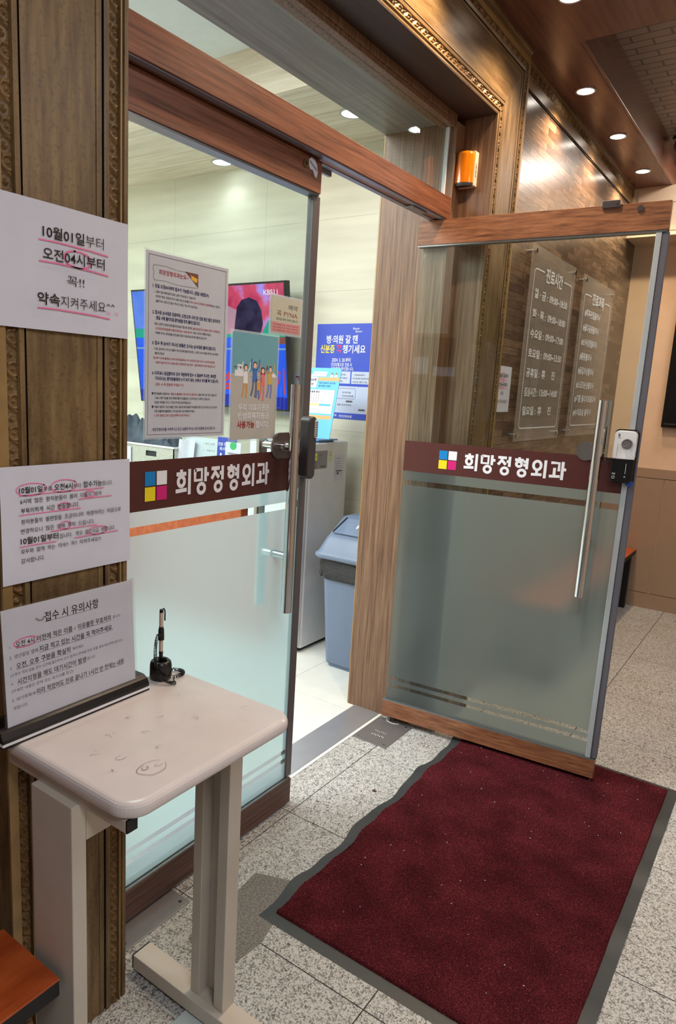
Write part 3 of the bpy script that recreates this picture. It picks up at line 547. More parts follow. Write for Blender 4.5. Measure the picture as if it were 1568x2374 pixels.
# ------------------------------------------------------------------ side table with its sign and pen
TT = 0.795
tr = root('side_table', (-0.965, -0.36, 0), 'small cream metal-framed side table against the left pillar', 'table')
tx0, tx1, ty0, ty1 = -1.183, -0.752, -0.536, -0.174
FT_ = Fr((0, 0, 0), (1, 0, 0), (0, 1, 0))      # plan frame: u=x, v=y, h=z
mb = MB(); mb.prism(FT_, rrect(tx0, ty0, tx1, ty1, 0.045, 10), TT-0.029, TT); build('tabletop', mb, M['table'], tr, 0.012, seg=4)
mb = MB()
fx = -0.793
for (a, b) in ((-0.337, -0.311), (-0.411, -0.383)): mb.box((fx-0.012, a, 0.05), (fx+0.028, b, TT-0.03))
mb.box((fx+0.021, -0.385, 0.05), (fx+0.027, -0.335, TT-0.03))
build('leg', mb, M['frame'], tr, 0.0015)
mb = MB(); mb.box((-1.187, -0.400, 0.05), (-1.158, -0.286, TT-0.05)); build('leg', mb, M['frame'], tr, 0.002)
for (a, b, nm) in ((fx-0.030, fx+0.026, 'foot'), (-1.200, -1.146, 'foot')):
    mb = MB(); mb.box((a, -0.585, 0.012), (b, -0.132, 0.050)); f_ = build(nm, mb, M['frame'], tr, 0.002)
    for y in (-0.132, -0.588): mb = MB(); mb.box((a+.0005, y, 0.013), (b-.0005, y+.003, 0.0495)); build('end_cap', mb, M['blackm'], f_)
    for y in (-0.150, -0.56): mb = MB(); mb.cyl((a+.02, y, 0), (a+.02, y, 0.012), 0.013, 16); build('glide', mb, M['blackm'], f_)
for (a, b) in (((-1.172, -0.515, TT-0.052), (-1.150, -0.195, TT-0.029)), ((-0.80, -0.50, TT-0.052), (-0.778, -0.195, TT-0.029))): mb = MB(); mb.box(a, b); build('bearer_rail', mb, M['frame'], tr, 0.0015)
mb = MB(); mb.box((-1.1715, -0.519, TT-0.051), (-1.1505, -0.515, TT-0.0295)); build('rail_cap', mb, M['blackm'], tr)
FB = Fr((0, -0.400, 0), (1, 0, 0)); mb = MB(); mb.prism(FB, [(-1.158, 0.672), (-0.805, 0.672), (-0.805, TT-0.03), (-1.158, TT-0.03)], -0.016, 0); build('modesty_beam', mb, M['frame'], tr, 0.001)
# biro scribbles on the laminate
mb = MB(); rnd = random.Random(11)
FS = Fr((0, 0, TT+0.0003), (1, 0, 0), (0, 1, 0))
def scr(cx, cy, rx, ry, k, w=0.0005):
    for i in range(k): stroke(mb, FS, loop(cx+rnd.uniform(-.1, .1)*rx, cy+rnd.uniform(-.1, .1)*ry, rx*rnd.uniform(.7, 1.1), ry*rnd.uniform(.7, 1.1), rnd.uniform(0, 200), rnd.uniform(260, 420), 22, 0.12), w)
scr(-1.075, -0.470, 0.026, 0.022, 2); scr(-1.085, -0.462, 0.008, 0.006, 3); scr(-1.06, -0.470, 0.010, 0.004, 1); scr(-1.088, -0.405, 0.010, 0.007, 2, 0.0004)
for (x, y) in ((-1.11, -.36), (-1.00, -.37), (-1.13, -.43), (-1.02, -.43), (-0.94, -.35), (-0.90, -.40), (-0.98, -.30), (-0.85, -.30), (-1.05, -.33), (-0.80, -0.44)):
    for k in range(3):
        a = rnd.uniform(0, 3); stroke(mb, FS, [(x+rnd.uniform(-.01, .01), y+rnd.uniform(-.01, .01)), (x+0.006*math.cos(a), y+0.006*math.sin(a)), (x+0.011*math.cos(a+.4), y+0.010*math.sin(a+.4))], 0.0004)
build('pen_scribbles', mb, plain('faded_biro', (112, 92, 104), 0.6), tr)
# white low step under the table
mb = MB(); FW = Fr((0, 0, 0), (1, 0, 0), (0, 1, 0)); mb.prism(FW, [(-1.10, -0.54), (-0.724, -0.54), (-0.80, -0.309), (-1.10, -0.309)], 0.0, 0.006); build('flat_panel', mb, plain('pale_blue_white_board', (206, 216, 216), 0.35), None, 0.002, 'pale bluish white board lying flat on the floor under the side table', 'board')
# acrylic sign stand
sr = root('sign_stand', (-1.03, -0.21, TT), 'clear acrylic sign stand with black base and handwritten rules on the side table', 'sign stand')
FSg = Fr((-1.192, -0.222, TT+0.028), (1, 0, -0.001), (0, 0.06, 1))
mb = MB(); Fb = Fr((-1.205, 0, TT), (0, -1, 0))   # profile extruded along x
prof = [(0.160, 0.0), (0.160, 0.009), (0.232, 0.009), (0.232, 0.0)]
def ext(P, xa, xb, mi=0):
    n = len(P); vs = [(xa, -a, TT+b) for a, b in P]+[(xb, -a, TT+b) for a, b in P]
    mb.add(vs, [tuple(range(n)), tuple(range(2*n-1, n-1, -1))]+[(i, n+i, n+(i+1)%n, (i+1)%n) for i in range(n)], mi)
ext([(0.168,0.0),(0.168,0.004),(0.236,0.004),(0.236,0.0)][::-1], -1.207, -0.872); build('base_foot', mb, M['black'], sr, 0.0005)
mb = MB(); ext([(0.168,0.004),(0.168,0.009),(0.236,0.009),(0.236,0.004)][::-1], -1.207, -0.872); build('base_stripe', mb, M['white'], sr, 0.0005)
mb = MB(); ext([(0.168,0.009),(0.168,0.028),(0.185,0.032),(0.218,0.032),(0.230,0.026),(0.2355,0.016),(0.236,0.009)][::-1], -1.207, -0.872); build('base', mb, M['black'], sr, 0.002)
mb = MB(); mb.fbox(FSg, 0, -0.002, 0.297, 0.217, 0.0008, 0.0030); mb.fbox(FSg, 0, -0.002, 0.297, 0.217, -0.0035, -0.0012); build('acrylic_panel', mb, M['acr'], sr)
mb = MB(); mb.fbox(FSg, 0.004, 0.002, 0.293, 0.214, -0.0008, 0.0000); build('paper_sheet', mb, M['paper'], sr)
mb = MB(); K = 0.0004
def ln(s, u, v, H, w=None, b=0.0, mi=0, ul=False):
    text(mb, FSg, s, u, v, H, w, b, K, mi)
    if ul and w: mb.frect(FSg, u, v-0.0022, u+w, v-0.0017, K, mi)
ln('접수 시 유의사항', 0.088, 0.177, 0.017, 0.120, 0.012, 0, True)
ln('1.', .016, .144, .006, mi=1); ln('오전 4시 이전에 적은 이름', .028, .1435, .0105, .118, .012, 0, True); ln('은', .149, .145, .005, mi=1); ln('이유불문 무효처리', .158, .1435, .0105, .078, .012, 0, True); ln('합니다.', .241, .145, .006, mi=1)
ln('2. 생년월일 옆에', .015, .124, .0075, .056, mi=1); ln('지금 적고 있는 시간을 꼭 적어주세요.', .074, .1235, .0105, .166, .012, 0, True)
ln('3.', .015, .106, .006, mi=1); ln('오전, 오후 구분을 확실히', .027, .1045, .0105, .112, .012, 0, True); ln('해주세요', .144, .106, .006, mi=1)
ln('(오후라 적지 않을 경우 오전에 접수하여 오지 않거나 연락을 따로 안할 경우 취소처리 됩니다)', .015, .0925, .0058, .248, mi=1)
ln('4.', .015, .077, .006, mi=1); ln('시간지정을 해도 대기시간이 발생', .027, .0755, .0105, .146, .012, 0, True); ln('합니다.', .176, .077, .006, mi=1)
ln('(자세한 내용은 문에 있는 포스터를 참고)', .015, .063, .0062, .128, mi=1)
ln('5. 대기목록에', .015, .046, .0068, .046, mi=1); ln('미리 적었어도 진료 끝나기 1시간 반 전에는 내원', .064, .0455, .0105, .200, .012, 0, True)
ln('바랍니다.', .017, .031, .0068, .028, mi=1)
build('lettering', mb, [M['ink'], M['ink_g']], sr)
mb = MB(); stroke(mb, FSg, loop(.048, .1485, .023, .0085, 60, 430, 34, .03), .0022, .0003); build('marker_ring', mb, M['pink'], sr)
mb = MB(); stroke(mb, FSg, [(.070,.186),(.076,.181),(.083,.180),(.088,.186)], .004, .0002); build('smudge', mb, plain('pencil_smudge', (150, 150, 156), 0.7), sr)
# pen stand and pen
pr = root('pen_holder', (-0.815, -0.205, TT), 'black plastic desk pen holder with coiled cord by the sign stand', 'pen holder')
px, py = -0.813, -0.206
mb = MB(); mb.lathe((px, py, TT), [(0.0005, 0), (0.0235, 0.0), (0.0245, 0.006), (0.0240, 0.030), (0.0225, 0.038), (0.0180, 0.042), (0.0140, 0.040), (0.0115, 0.030), (0.009, 0.018), (0.0005, 0.016)], 32); build('holder_cup', mb, M['black'], pr)
def coil(pts, r, turns, n=None):
    n = n or turns*10; P = []; 
    L = [Vector(p) for p in pts]
    for i in range(n+1):
        t_ = i/n*(len(L)-1); k = min(int(t_), len(L)-2); f = t_-k; c = L[k].lerp(L[k+1], f); d = (L[k+1]-L[k]).normalized(); x = d.orthogonal().normalized(); y = d.cross(x); a = 2*math.pi*turns*i/n
        P.append(c+r*(math.cos(a)*x+math.sin(a)*y))
    return P
def bez(a, b, c, d, n=14):
    a, b, c, d = map(Vector, (a, b, c, d)); return [a*(1-t)**3+3*b*t*(1-t)**2+3*c*t*t*(1-t)+d*t**3 for t in [i/n for i in range(n+1)]]
mb = MB(); mb.tube(coil(bez((px-.012, py-.004, TT+.103), (px-.030, py-.010, TT+.085), (px-.028, py-.012, TT+.06), (px-.023, py-.010, TT+.035)), 0.0034, 22), 0.0009, 5)
mb.tube(coil(bez((px-.023, py-.010, TT+.035), (px-.026, py-.024, TT+.012), (px-.020, py-.045, TT+.004), (px-.004, py-.052, TT+.005)), 0.0036, 18), 0.0009, 5)
mb.tube(coil(bez((px+.010, py-.028, TT+.006), (px+.055, py-.040, TT+.004), (px+.060, py-.005, TT+.006), (px+.030, py+.008, TT+.006)), 0.0036, 20), 0.0009, 5)
mb.tube([(px-.004, py-.052, TT+.005), (px+.002, py-.040, TT+.004), (px+.010, py-.028, TT+.006)], 0.0012, 5)
build('coiled_cord', mb, M['black'], pr)
pn = root('ballpoint_pen', (px, py, TT+.018), 'slim beige and black ballpoint pen standing upright in the black holder', 'pen')
mb = MB(); mb.cyl((px, py, TT+.062), (px, py, TT+.150), .0046, 20); build('barrel', mb, plain('beige_plastic', (196, 180, 166), 0.35), pn)
mb = MB(); mb.cyl((px, py, TT+.017), (px, py, TT+.062), .0030, 20, r2=.0047); build('grip', mb, M['black'], pn, 0.0006); mb = MB(); mb.cyl((px, py, TT+.150), (px, py, TT+.157), .0042, 16); build('end_button', mb, M['black'], pn, 0.0006)
mb = MB(); mb.cyl((px, py, TT+.088), (px, py, TT+.112), .0068, 20, r2=.0062); mb.cyl((px, py, TT+.112), (px, py, TT+.118), .0054, 16, r2=.0050); mb.cyl((px-.003, py-.002, TT+.098), (px-.012, py-.005, TT+.103), .0046, 12, r2=.0026); build('cord_collar', mb, M['blackm'], pn)
mb = MB(); mb.tube([(px+.001, py, TT+.1555), (px+.006, py-.001, TT+.158), (px+.0088, py-.0015, TT+.152), (px+.0090, py-.0015, TT+.130)], .0016, 8); build('clip', mb, M['black'], pn)
# ------------------------------------------------------------------ notices on the pillar and the wall
def sheet(mb, F, w, hgt, fn, nu=16, nv=12, mi=0): mb.grid(lambda a, b: F.p(a*w, -b*hgt, fn(a, b)), nu, nv, mi)
def notice(kind, loc, U, w, hgt, label, draw, V=(0,0,1), bend=0.0, cat='notice', group=None, extra=(), paper='paper'):
    F = Fr(loc, U, V); r = root(kind, F.p(w/2, -hgt, 0), label, cat, group)
    mb = MB(); sheet(mb, F, w, hgt, lambda a, b: bend*(math.sin(a*5.1+b*2.0)*0.5+0.5)); build('paper_sheet', mb, M[paper], r)
    return F, r
F, r = notice('notice', (-1.180, -0.1705, 1.729), (1, 0, 0.0), 0.300, 0.213, 'upper white taped notice on the left pillar, large black words with pink underlines', None, bend=0.0016)
F.h0 = 0.0026
mb = MB()
def T(s, u, v, H, w=None, b=0.0, mi=0, al='l'): text(mb, F, s, u, v, H, w, b, 0.0030, mi, al)
T('10월01일', .112, -.056, .0195, .086, .014); T('부터', .201, -.056, .0195, .040, -.004)
T('오전04시부터', .112, -.092, .0195, .131, .010)
T('꼭!!', .160, -.130, .0175, .037, -.002)
T('약속', .100, -.168, .0200, .045, .014); T('지켜주세요', .147, -.168, .0190, .098, -.003); T('^^', .247, -.160, .010, .020, 0)
build('lettering', mb, M['ink'], r)
mb = MB()
for (a, b, y) in ((.104, .252, -.063), (.104, .252, -.098), (.100, .256, -.176)): stroke(mb, F, [(a, y), (a+.04, y+.001), (b-.04, y-.001), (b, y-.004)], .0024, .0027)
stroke(mb, F, loop(.184, -.084, .029, .0145, 100, 470, 40, .03), .0026, .0027)
for x in (.249, .252, .255, .268, .271, .274): stroke(mb, F, [(x, -.166), (x+.001, -.173)], .0007, .0027)
build('marker_lines', mb, M['pink'], r)
F, r = notice('notice', (-1.160, -0.1705, 1.279), (1, 0, 0.0), 0.287, 0.2125, 'lower white taped notice on the left pillar with eight small lines and pink circles', None, bend=0.002)
mb = MB(); rows = [-.048, -.067, -.084, -.104, -.121, -.1405, -.158, -.1755]
def T(s, u, i, H, w=None, b=0.0): text(mb, F, s, u, rows[i], H, w, b, 0.0034)
T('10월01일', .035, 0, .0115, .047, .012); T('부로', .084, 0, .009, .018); T('오전4시', .107, 0, .0115, .040, .012); T('부터', .149, 0, .009, .016); T('접수가능', .171, 0, .0115, .044, .010); T('합니다.', .216, 0, .009, .025)
T('6시에  많은  환자분들이  몰려  다툼이  생겨', .037, 1, .0088, .176, .002)
T('부득이하게  시간  변동합니다.', .038, 2, .0092, .123, .006)
T('환자분들의  불편함을  조금이나마  해결하려는  마음으로', .038, 3, .0088, .224, .001)
T('변경하오니  많은  양해  부탁  드립니다.', .037, 4, .0088, .160, .001)
T('10월01일부터', .036, 5, .0125, .078, .014); T('입니다.', .117, 5, .009, .028); T('착오  없으시길  바랍니다.', .153, 5, .009, .094, .002)
T('모두와  함께  하는  약속!!  꼭!!  지켜주세요!!!', .036, 6, .0086, .176, 0); T('감사합니다.', .036, 7, .0088, .048, 0)
build('lettering', mb, M['ink'], r)
mb = MB()
for (x, y, a, b) in ((.060, -.043, .030, .0115), (.128, -.042, .028, .012), (.186, -.0625, .011, .0065), (.128, -.080, .013, .0065), (.130, -.117, .012, .0075), (.205, -.137, .022, .0085)): stroke(mb, F, loop(x, y, a, b, 30, 400, 30, .03), .0018, .0031)
for (a, b, y) in ((.035, .220, -.053), (.160, .240, -.0705), (.034, .165, -.088), (.098, .203, -.125), (.033, .110, -.1455), (.150, .255, -.1445)): stroke(mb, F, [(a, y), ((a+b)/2, y+.0004), (b, y)], .0017, .0031)
build('marker_lines', mb, M['pink'], r)
F, r = notice('notice', (1.185, -0.1245, 1.578), (1, 0, 0.0), 0.245, 0.205, 'white taped notice on the block-clad wall beside the opening hours sign', None, bend=0.0015)
mb = MB(); text(mb, F, '10월01일부터', .075, -.050, .018, .125, .008, .0028); text(mb, F, '오전04시부터', .075, -.090, .018, .125, .008, .0028); text(mb, F, '꼭!!', .125, -.128, .016, .035, 0, .0028); text(mb, F, '약속지켜주세요^^', .070, -.165, .017, .150, 0, .0028); build('lettering', mb, M['ink'], r)
mb = MB(); stroke(mb, F, loop(.135, -.044, .034, .015), .0025, .0026); stroke(mb, F, loop(.135, -.083, .034, .015), .0025, .0026)
for y in (-.060, -.098): stroke(mb, F, [(.085, y), (.20, y-.002)], .0022, .0026)
build('marker_lines', mb, M['pink'], r)
# ------------------------------------------------------------------ notices taped on the shut leaf
def door_sheet(kind, x0, z1, w, hgt, label, bend=.0006, sleeve=0.0, paper='paper_g', cat='notice'):
    F = Fr((x0, 0.0138, z1), (1, 0, 0)); r = root(kind, (x0+w/2, 0.014, z1-hgt), label, cat)
    mb = MB(); mb.fbox(F, 0, -hgt, w, 0, -0.0004, 0.0004); build('paper_sheet', mb, M[paper], r)
    if sleeve: mb = MB(); mb.fbox(F, -sleeve, -hgt-sleeve, w+sleeve, sleeve, -0.0011, -0.0006); build('plastic_sleeve', mb, M['sleeve'], r)
    return F, r
F, r = door_sheet('notice', -0.670, 1.735, 0.283, 0.435, 'tall white taped notice full of small print in a thin frame on the shut door', sleeve=.004)
mb = MB(); h = .0008
def T(s, u, v, H, w=None, b=0.0, mi=0): text(mb, F, s, u, v, H, w, b, h, mi)
T('희망정형외과는요~', .040, -.048, .011, .098, .012, 2)
y = -.080
T('1. 당일 오전04시부터 접수가 가능합니다. (당일 내원접수)', .021, y, .0085, .190, .030, 1)
T('- 그래서 접수환자분이 많아 오래 기다리실 수 있습니다.', .025, y-.012, .0058, .140, .014, 0)
T('하지만 학생, 직장인이거나 일이 있으신 분들은', .031, y-.0225, .0058, .112, .014, 0); T('미리 오셔서 시간약속이 가능해', .145, y-.0225, .0058, .068, .014, 2); T('편하실 수 있어요.', .215, y-.0225, .0058, .040, .014, 0)
T('(출근이나 등교 전 접수 하시고 퇴근, 하교 후 진료가능)', .031, y-.033, .0058, .140, .014, 0)
y = -.140
T('2. 접수된 순서대로 진료하되, 오전/오후 시작 전! 진료 중간 중간 빈자리가', .021, y, .0085, .236, .030, 1)
T('생길 시에 물리치료 환자분을 먼저 불러드립니다.', .032, y-.0125, .0085, .150, .030, 1)
T('- 많은 논란이 있지만 본원 물리치료실이 협소한 관계로,', .025, y-.0255, .0058, .130, .014, 0); T('물리치료실이 빈 상태로 진료가 시작되면 빈', .157, y-.0255, .0058, .100, .014, 2)
T('시간만큼 환자분들께서 물리치료하실 수 없게 됩니다.', .030, y-.036, .0058, .125, .014, 2); T('이점 너그러이 이해해 주세요!!', .157, y-.036, .0058, .066, .014, 0)
T('이해해 주시는 환자분들 또한 물리치료가 필요하실 때 먼저 불러드립니다^^', .030, y-.0465, .0058, .178, .014, 0)
y = -.211
T('3. 접수 후 순서가 지나신 분들은 오시는 순서대로 불러드립니다.', .021, y, .0085, .222, .030, 1)
T('- 다만, 접수하고 지나신 분들이 한시간대에 몰리게 되면, 그 또한 오셔서 말씀 해 주신 순서대로', .025, y-.0125, .0058, .228, .014, 0)
T('불러드려요!!', .030, y-.023, .0058, .030, .014, 0)
T('예) 박** 4시에 올게요! 김**4시반에 올게요! 이** 오후진료 받은! 김** 5시이전진료원함', .025, y-.034, .0056, .215, .014, 2)
T('이렇게 접수하신 후 4시쯤 4분이 한꺼번에 오실 경우 - 실제 병원에 도착한 분순입니다', .032, y-.0445, .0056, .210, .014, 2)
y = -.282
T('4. 다치거나 응급환자의 경우 직원에게 접수 시 말씀해 주시면, 최대한', .021, y, .0085, .226, .030, 1)
T('기다리시는 환자분들에게 누가 되지 않는 선에서 처치를 해 드립니다.', .031, y-.0125, .0085, .226, .028, 1)
T('( 접수 시 꼭! 말씀해 주세요!! ^^)', .031, y-.026, .0070, .096, .010, 2)
y = -.330
T('♥ 환자분들께서 말씀하시는', .021, y, .006, .060, .014, 0); T('매일 온 불편함이 대기시간이 길어지는', .084, y, .006, .094, .014, 2); T('것을 저희 모두 알고 있습니다.', .180, y, .006, .072, .014, 0)
T('그래서 저희 직원들 또한 최대한 빨리 진료를 볼 수 있게 하려고 노력하고 있습니다.', .030, y-.0105, .006, .196, .014, 0)
T('조금만 여유를 가지고 기다려 주시면 감사하겠습니다.', .030, y-.021, .006, .125, .014, 0)
T('♥ 아울러 내원하신 모든 분들은 진료가 필요한 환자분들이기에 불편사항이 있으시더라도 큰 소란으로', .021, y-.032, .006, .232, .014, 0)
T('다른 분들에게 불편함이 가지 않도록 서로 배려해 주세요.', .030, y-.0425, .006, .140, .014, 0)
T('!! 다른 분들의 진료시간을 방해하지 말아주세요 !!', .030, y-.053, .0062, .122, .008, 2)
T('- 희망정형외과를 아껴주시고 믿고 내원해 주시는 모든 분들께 감사드립니다. -', .020, -.418, .0078, .234, .012, 1)
build('lettering', mb, [plain('faded_dark_ink', (44, 42, 66), .6), M['navy'], M['wine']], r)
mb = MB()
for (a, b, c, d) in ((.008, -.0085, .275, -.0075), (.008, -.4275, .275, -.4265), (.008, -.4275, .009, -.0075), (.274, -.4275, .275, -.0075)): mb.frect(F, a, b, c, d, h)
for k in range(2): stroke(mb, F, [(.024, -.030-.034*k), (.06, -.028-.034*k), (.10, -.032-.034*k), (.17, -.030-.034*k)], .0008, h)
stroke(mb, F, [(.024, -.029), (.021, -.040), (.025, -.046), (.022, -.056), (.026, -.063)], .001, h)
build('frame_line', mb, M['ink_g'], r)
mb = MB(); mb.add([F.p(*q) for q in ((.125, -.030, h), (.172, -.031, h), (.172, -.063, h), (.155, -.050, h))], [(0,1,2,3)], 1); mb.add([F.p(*q) for q in ((.145, -.036, h+.0002), (.170, -.042, h+.0002), (.166, -.052, h+.0002), (.148, -.046, h+.0002))], [(0,1,2,3)], 0)
build('banner_flourish', mb, [plain('ochre_ink', (226, 180, 60), .6), plain('brown_ink', (120, 70, 60), .6)], r)
F, r = door_sheet('poster', -0.361, 1.580, 0.201, 0.294, 'small blue-topped poster of cheering people taped on the shut door', sleeve=.006, cat='poster')
mb = MB(); mb.frect(F, 0, -.118, .201, 0, h, 0); mb.frect(F, 0, -.294, .201, -.118, h, 1); stroke(mb, F, [(0, -.118), (.05, -.112), (.12, -.110), (.201, -.118)], .012, h+.0001, 1)
mb.frect(F, .012, -.118, .050, -.102, h+.0002, 2); mb.frect(F, .022, -.102, .042, -.086, h+.0002, 2); mb.frect(F, .034, -.098, .038, -.092, h+.0003, 3); mb.frect(F, .170, -.116, .196, -.109, h+.0002, 2); mb.frect(F, .174, -.109, .190, -.104, h+.0002, 2)
build('poster_print', mb, [plain('teal_print', (112, 168, 184), .5), plain('warm_grey_print', (184, 182, 176), .5), M['vwhite'], M['ink']], r)
cols = [('white_shirt', (228, 232, 236)), ('blue_shirt', (70, 112, 190)), ('ochre_shirt', (222, 170, 60)), ('pink_dress', (226, 120, 122)), ('sand_shirt', (206, 176, 96)), ('tan_trousers', (200, 150, 96)), ('slate_trousers', (96, 112, 140)), ('violet_trousers', (120, 130, 200)), ('skin', (240, 196, 172)), ('dark_hair', (40, 36, 44))]
mats = [plain(a, b, .6) for a, b in cols]
mb = MB(); z2 = h+.0004
def person(x, y, s, top, leg, arms=True, long_hair=False):
    stroke(mb, F, [(x-.006*s, y), (x-.008*s, y-.028*s), (x-.016*s, y-.050*s)], .008*s, z2, leg); stroke(mb, F, [(x+.006*s, y), (x+.008*s, y-.028*s), (x+.004*s, y-.054*s)], .008*s, z2, leg)
    mb.quad([F.p(x-.012*s, y-.006*s, z2+.0001), F.p(x+.012*s, y-.006*s, z2+.0001), F.p(x+.010*s, y+.034*s, z2+.0001), F.p(x-.010*s, y+.034*s, z2+.0001)], top)
    stroke(mb, F, [(x-.009*s, y+.030*s), (x-.019*s, y+.044*s), (x-.015*s, y+.064*s)], .005*s, z2+.0001, top); stroke(mb, F, [(x+.009*s, y+.030*s), (x+.020*s, y+.044*s), (x+.022*s, y+.064*s)], .005*s, z2+.0001, top)
    if long_hair: mb.quad([F.p(x-.011*s, y+.018*s, z2), F.p(x+.011*s, y+.018*s, z2), F.p(x+.009*s, y+.055*s, z2), F.p(x-.009*s, y+.055*s, z2)], 9)
    mb.quad([F.p(x+.0095*s*math.cos(a), y+.047*s+.0095*s*math.sin(a), z2+.0001) for a in [k*math.pi/7 for k in range(14)]], 9)
    mb.quad([F.p(x+.0075*s*math.cos(a), y+.044*s+.0085*s*math.sin(a), z2+.0002) for a in [k*math.pi/7 for k in range(14)]], 8)
person(.058, -.132, .84, 0, 5); person(.098, -.126, .90, 1, 6); person(.168, -.132, .84, 4, 7); person(.134, -.138, .86, 3, 3, long_hair=True); person(.115, -.152, .50, 2, 1)
build('people_print', mb, mats, r)
mb = MB()
for (s, y, c) in (('우리 의료기관은', -.2115, 0), ('민생회복지원금', -.2350, 0)): text(mb, F, s, .030, y, .0185, .138, .014, h+.0006, c)
text(mb, F, '사용가능', .028, -.2600, .0185, .076, .024, h+.0006, 1); text(mb, F, '합니다.', .110, -.2600, .0185, .060, .014, h+.0006, 0); text(mb, F, '● 보건복지', .010, -.095, .004, .028, 0, h+.0006, 2)
build('lettering', mb, [M['vwhite'], M['wine'], M['ink']], r)
F, r = door_sheet('notice', -0.203, 1.697, 0.153, 0.108, 'small yellowed handwritten card taped near the edge of the shut door', sleeve=.003, paper='paper_g')
mb = MB(); mb.frect(F, .004, -.104, .149, -.004, h, 0); mb.frect(F, .006, -.102, .147, -.074, h+.0002, 1); build('card_print', mb, [plain('yellowed_card', (190, 192, 176), .6), plain('dusty_pink', (202, 150, 152), .6)], r)
mb = MB(); text(mb, F, '예약', .085, -.034, .015, .045, 0, h+.0004, 0); text(mb, F, '꼭 PYNA', .030, -.055, .016, .100, .004, h+.0004, 1); text(mb, F, '환자분 확인 부탁드립니다', .028, -.068, .008, .106, 0, h+.0004, 0)
for k in range(3): text(mb, F, '다른 분들을 위해 시간을 지켜주세요', .012, -.083-.008*k, .0048, .125, 0, h+.0004, 2)
build('lettering', mb, [M['ink_g'], plain('brown_marker', (150, 100, 80), .6), M['wine']], r)
# ------------------------------------------------------------------ clear wall signs
def wall_sign(x0, x1, z0, z1, title, rows, label, hgt, k0, uw, vals=None):
    F = Fr((x0, -0.150, z0), (1, 0, 0)); W_, H_ = x1-x0, z1-z0; r = root('acrylic_wall_sign', F.p(W_/2, 0, 0), label, 'wall sign', 'clear acrylic wall signs')
    mb = MB(); mb.fbox(F, 0, 0, W_, H_, 0.0, 0.005); build('acrylic_panel', mb, M['milky'], r)
    for (u, v) in ((.03, .03), (W_-.03, .03), (.03, H_-.03), (W_-.03, H_-.03)):
        mb = MB(); mb.cyl(F.p(u, v, -0.030), F.p(u, v, 0.0), .008, 18); mb.cyl(F.p(u, v, .005), F.p(u, v, .013), .011, 20); build('standoff', mb, M['chrome'], r, .001)
    mb = MB(); h_ = .0056
    text(mb, F, title, W_/2, H_-.135, .062, .27, .030, h_, 0, 'c'); b_ = .006
    t0, t1 = W_/2-.16, W_/2+.16
    stroke(mb, F, [(t0, H_-.10), (.075, H_-.10), (.055, H_-.105), (.045, H_-.12), (.045, .085), (.050, .07), (.065, .062), (W_-.065, .062), (W_-.050, .07), (W_-.045, .085), (W_-.045, H_-.12), (W_-.055, H_-.105), (W_-.075, H_-.10), (t1, H_-.10)], b_, h_)
    for i, s in enumerate(rows):
        if vals: text(mb, F, s, .075, k0-i*uw, hgt*1.1, .20, .030, h_); text(mb, F, vals[i], .305, k0-i*uw, hgt*1.1, .30 if '0' in vals[i] else .22, .030, h_)
        else: text(mb, F, s, .085, k0-i*uw, hgt*1.15, min(.50, .058*len(s)*.75), .034, h_)
    build('lettering', mb, M['vwhite'], r)
wall_sign(1.465, 2.165, 1.235, 2.130, '진료시간', ['월 · 금 :', '화 · 목 :', '수요일 :', '토요일 :', '공휴일 :', '점심시간 :', '일요일 :'], 'clear acrylic wall sign of opening hours, the nearer one', .036, .672, .0905, ['09:00~18:30', '09:00~18:00', '09:00~17:00', '09:00~13:30', '휴     진', '13:00~14:00', '휴     진'])
wall_sign(2.337, 3.040, 1.237, 2.130, '진료과목', ['#척추관절클리닉', '#골다공증클리닉', '#소아성장클리닉', '#통증클리닉', '#골절외상클리닉', '#스포츠손상클리닉', '#재활 물리치료클리닉', '#수치료실 클리닉'], 'clear acrylic wall sign listing clinic subjects, the farther one', .034, .680, .0800)
# ------------------------------------------------------------------ amber warning light on the reveal
FA = Fr((XR, -0.100, 2.228), (0, -1, 0))        # looking along +x; u runs towards -y
wr = root('warning_light', FA.p(-0.04, 0.06, 0.02), 'amber plastic warning beacon on the recess side above the open door', 'warning light')
m, t, b, o_ = nt('amber_lens'); b.inputs['Base Color'].default_value = lin((255, 138, 10)); b.inputs['Roughness'].default_value = 0.12; b.inputs['Transmission Weight'].default_value = 0.25; b.inputs['Subsurface Weight'].default_value = 0.3; b.inputs['Subsurface Radius'].default_value = (0.02, 0.01, 0.0); M['amber'] = m
mb = MB(); mb.rprism(FA, -0.076, 0.0, 0.004, 0.125, 0.004, 0, 0.030); build('base_plate', mb, M['cream'], wr, 0.001)
mb = MB()
def arc(z, r_, n=22): return [FA.p(-0.036+0.037*r_*math.cos(a), z, 0.030+0.030*r_*math.sin(a)) for a in [math.pi*k/n for k in range(n+1)]]
A = [arc(.010, 1), arc(.110, 1), arc(.118, .96), arc(.122, .80)]; k = len(A[0]); mb.add([p for a in A for p in a], [(j*k+i, j*k+i+1, (j+1)*k+i+1, (j+1)*k+i) for j in range(3) for i in range(k-1)], 0, True); mb.quad(A[3]); build('amber_lens', mb, M['amber'], wr)
mb = MB(); A = [arc(-.002, .93), arc(.004, 1.02), arc(.010, 1.02)]; mb.add([p for a in A for p in a], [(j*k+i, j*k+i+1, (j+1)*k+i+1, (j+1)*k+i) for j in range(2) for i in range(k-1)], 0, True); mb.quad(A[0][::-1]); build('lamp_bottom', mb, M['gunp'], wr)
mb = MB(); text(mb, Fr(FA.p(0.0042, .026, .004), (1, 0, 0), (0, 0, 1)), '!', 0, 0, .006, h=.0004)
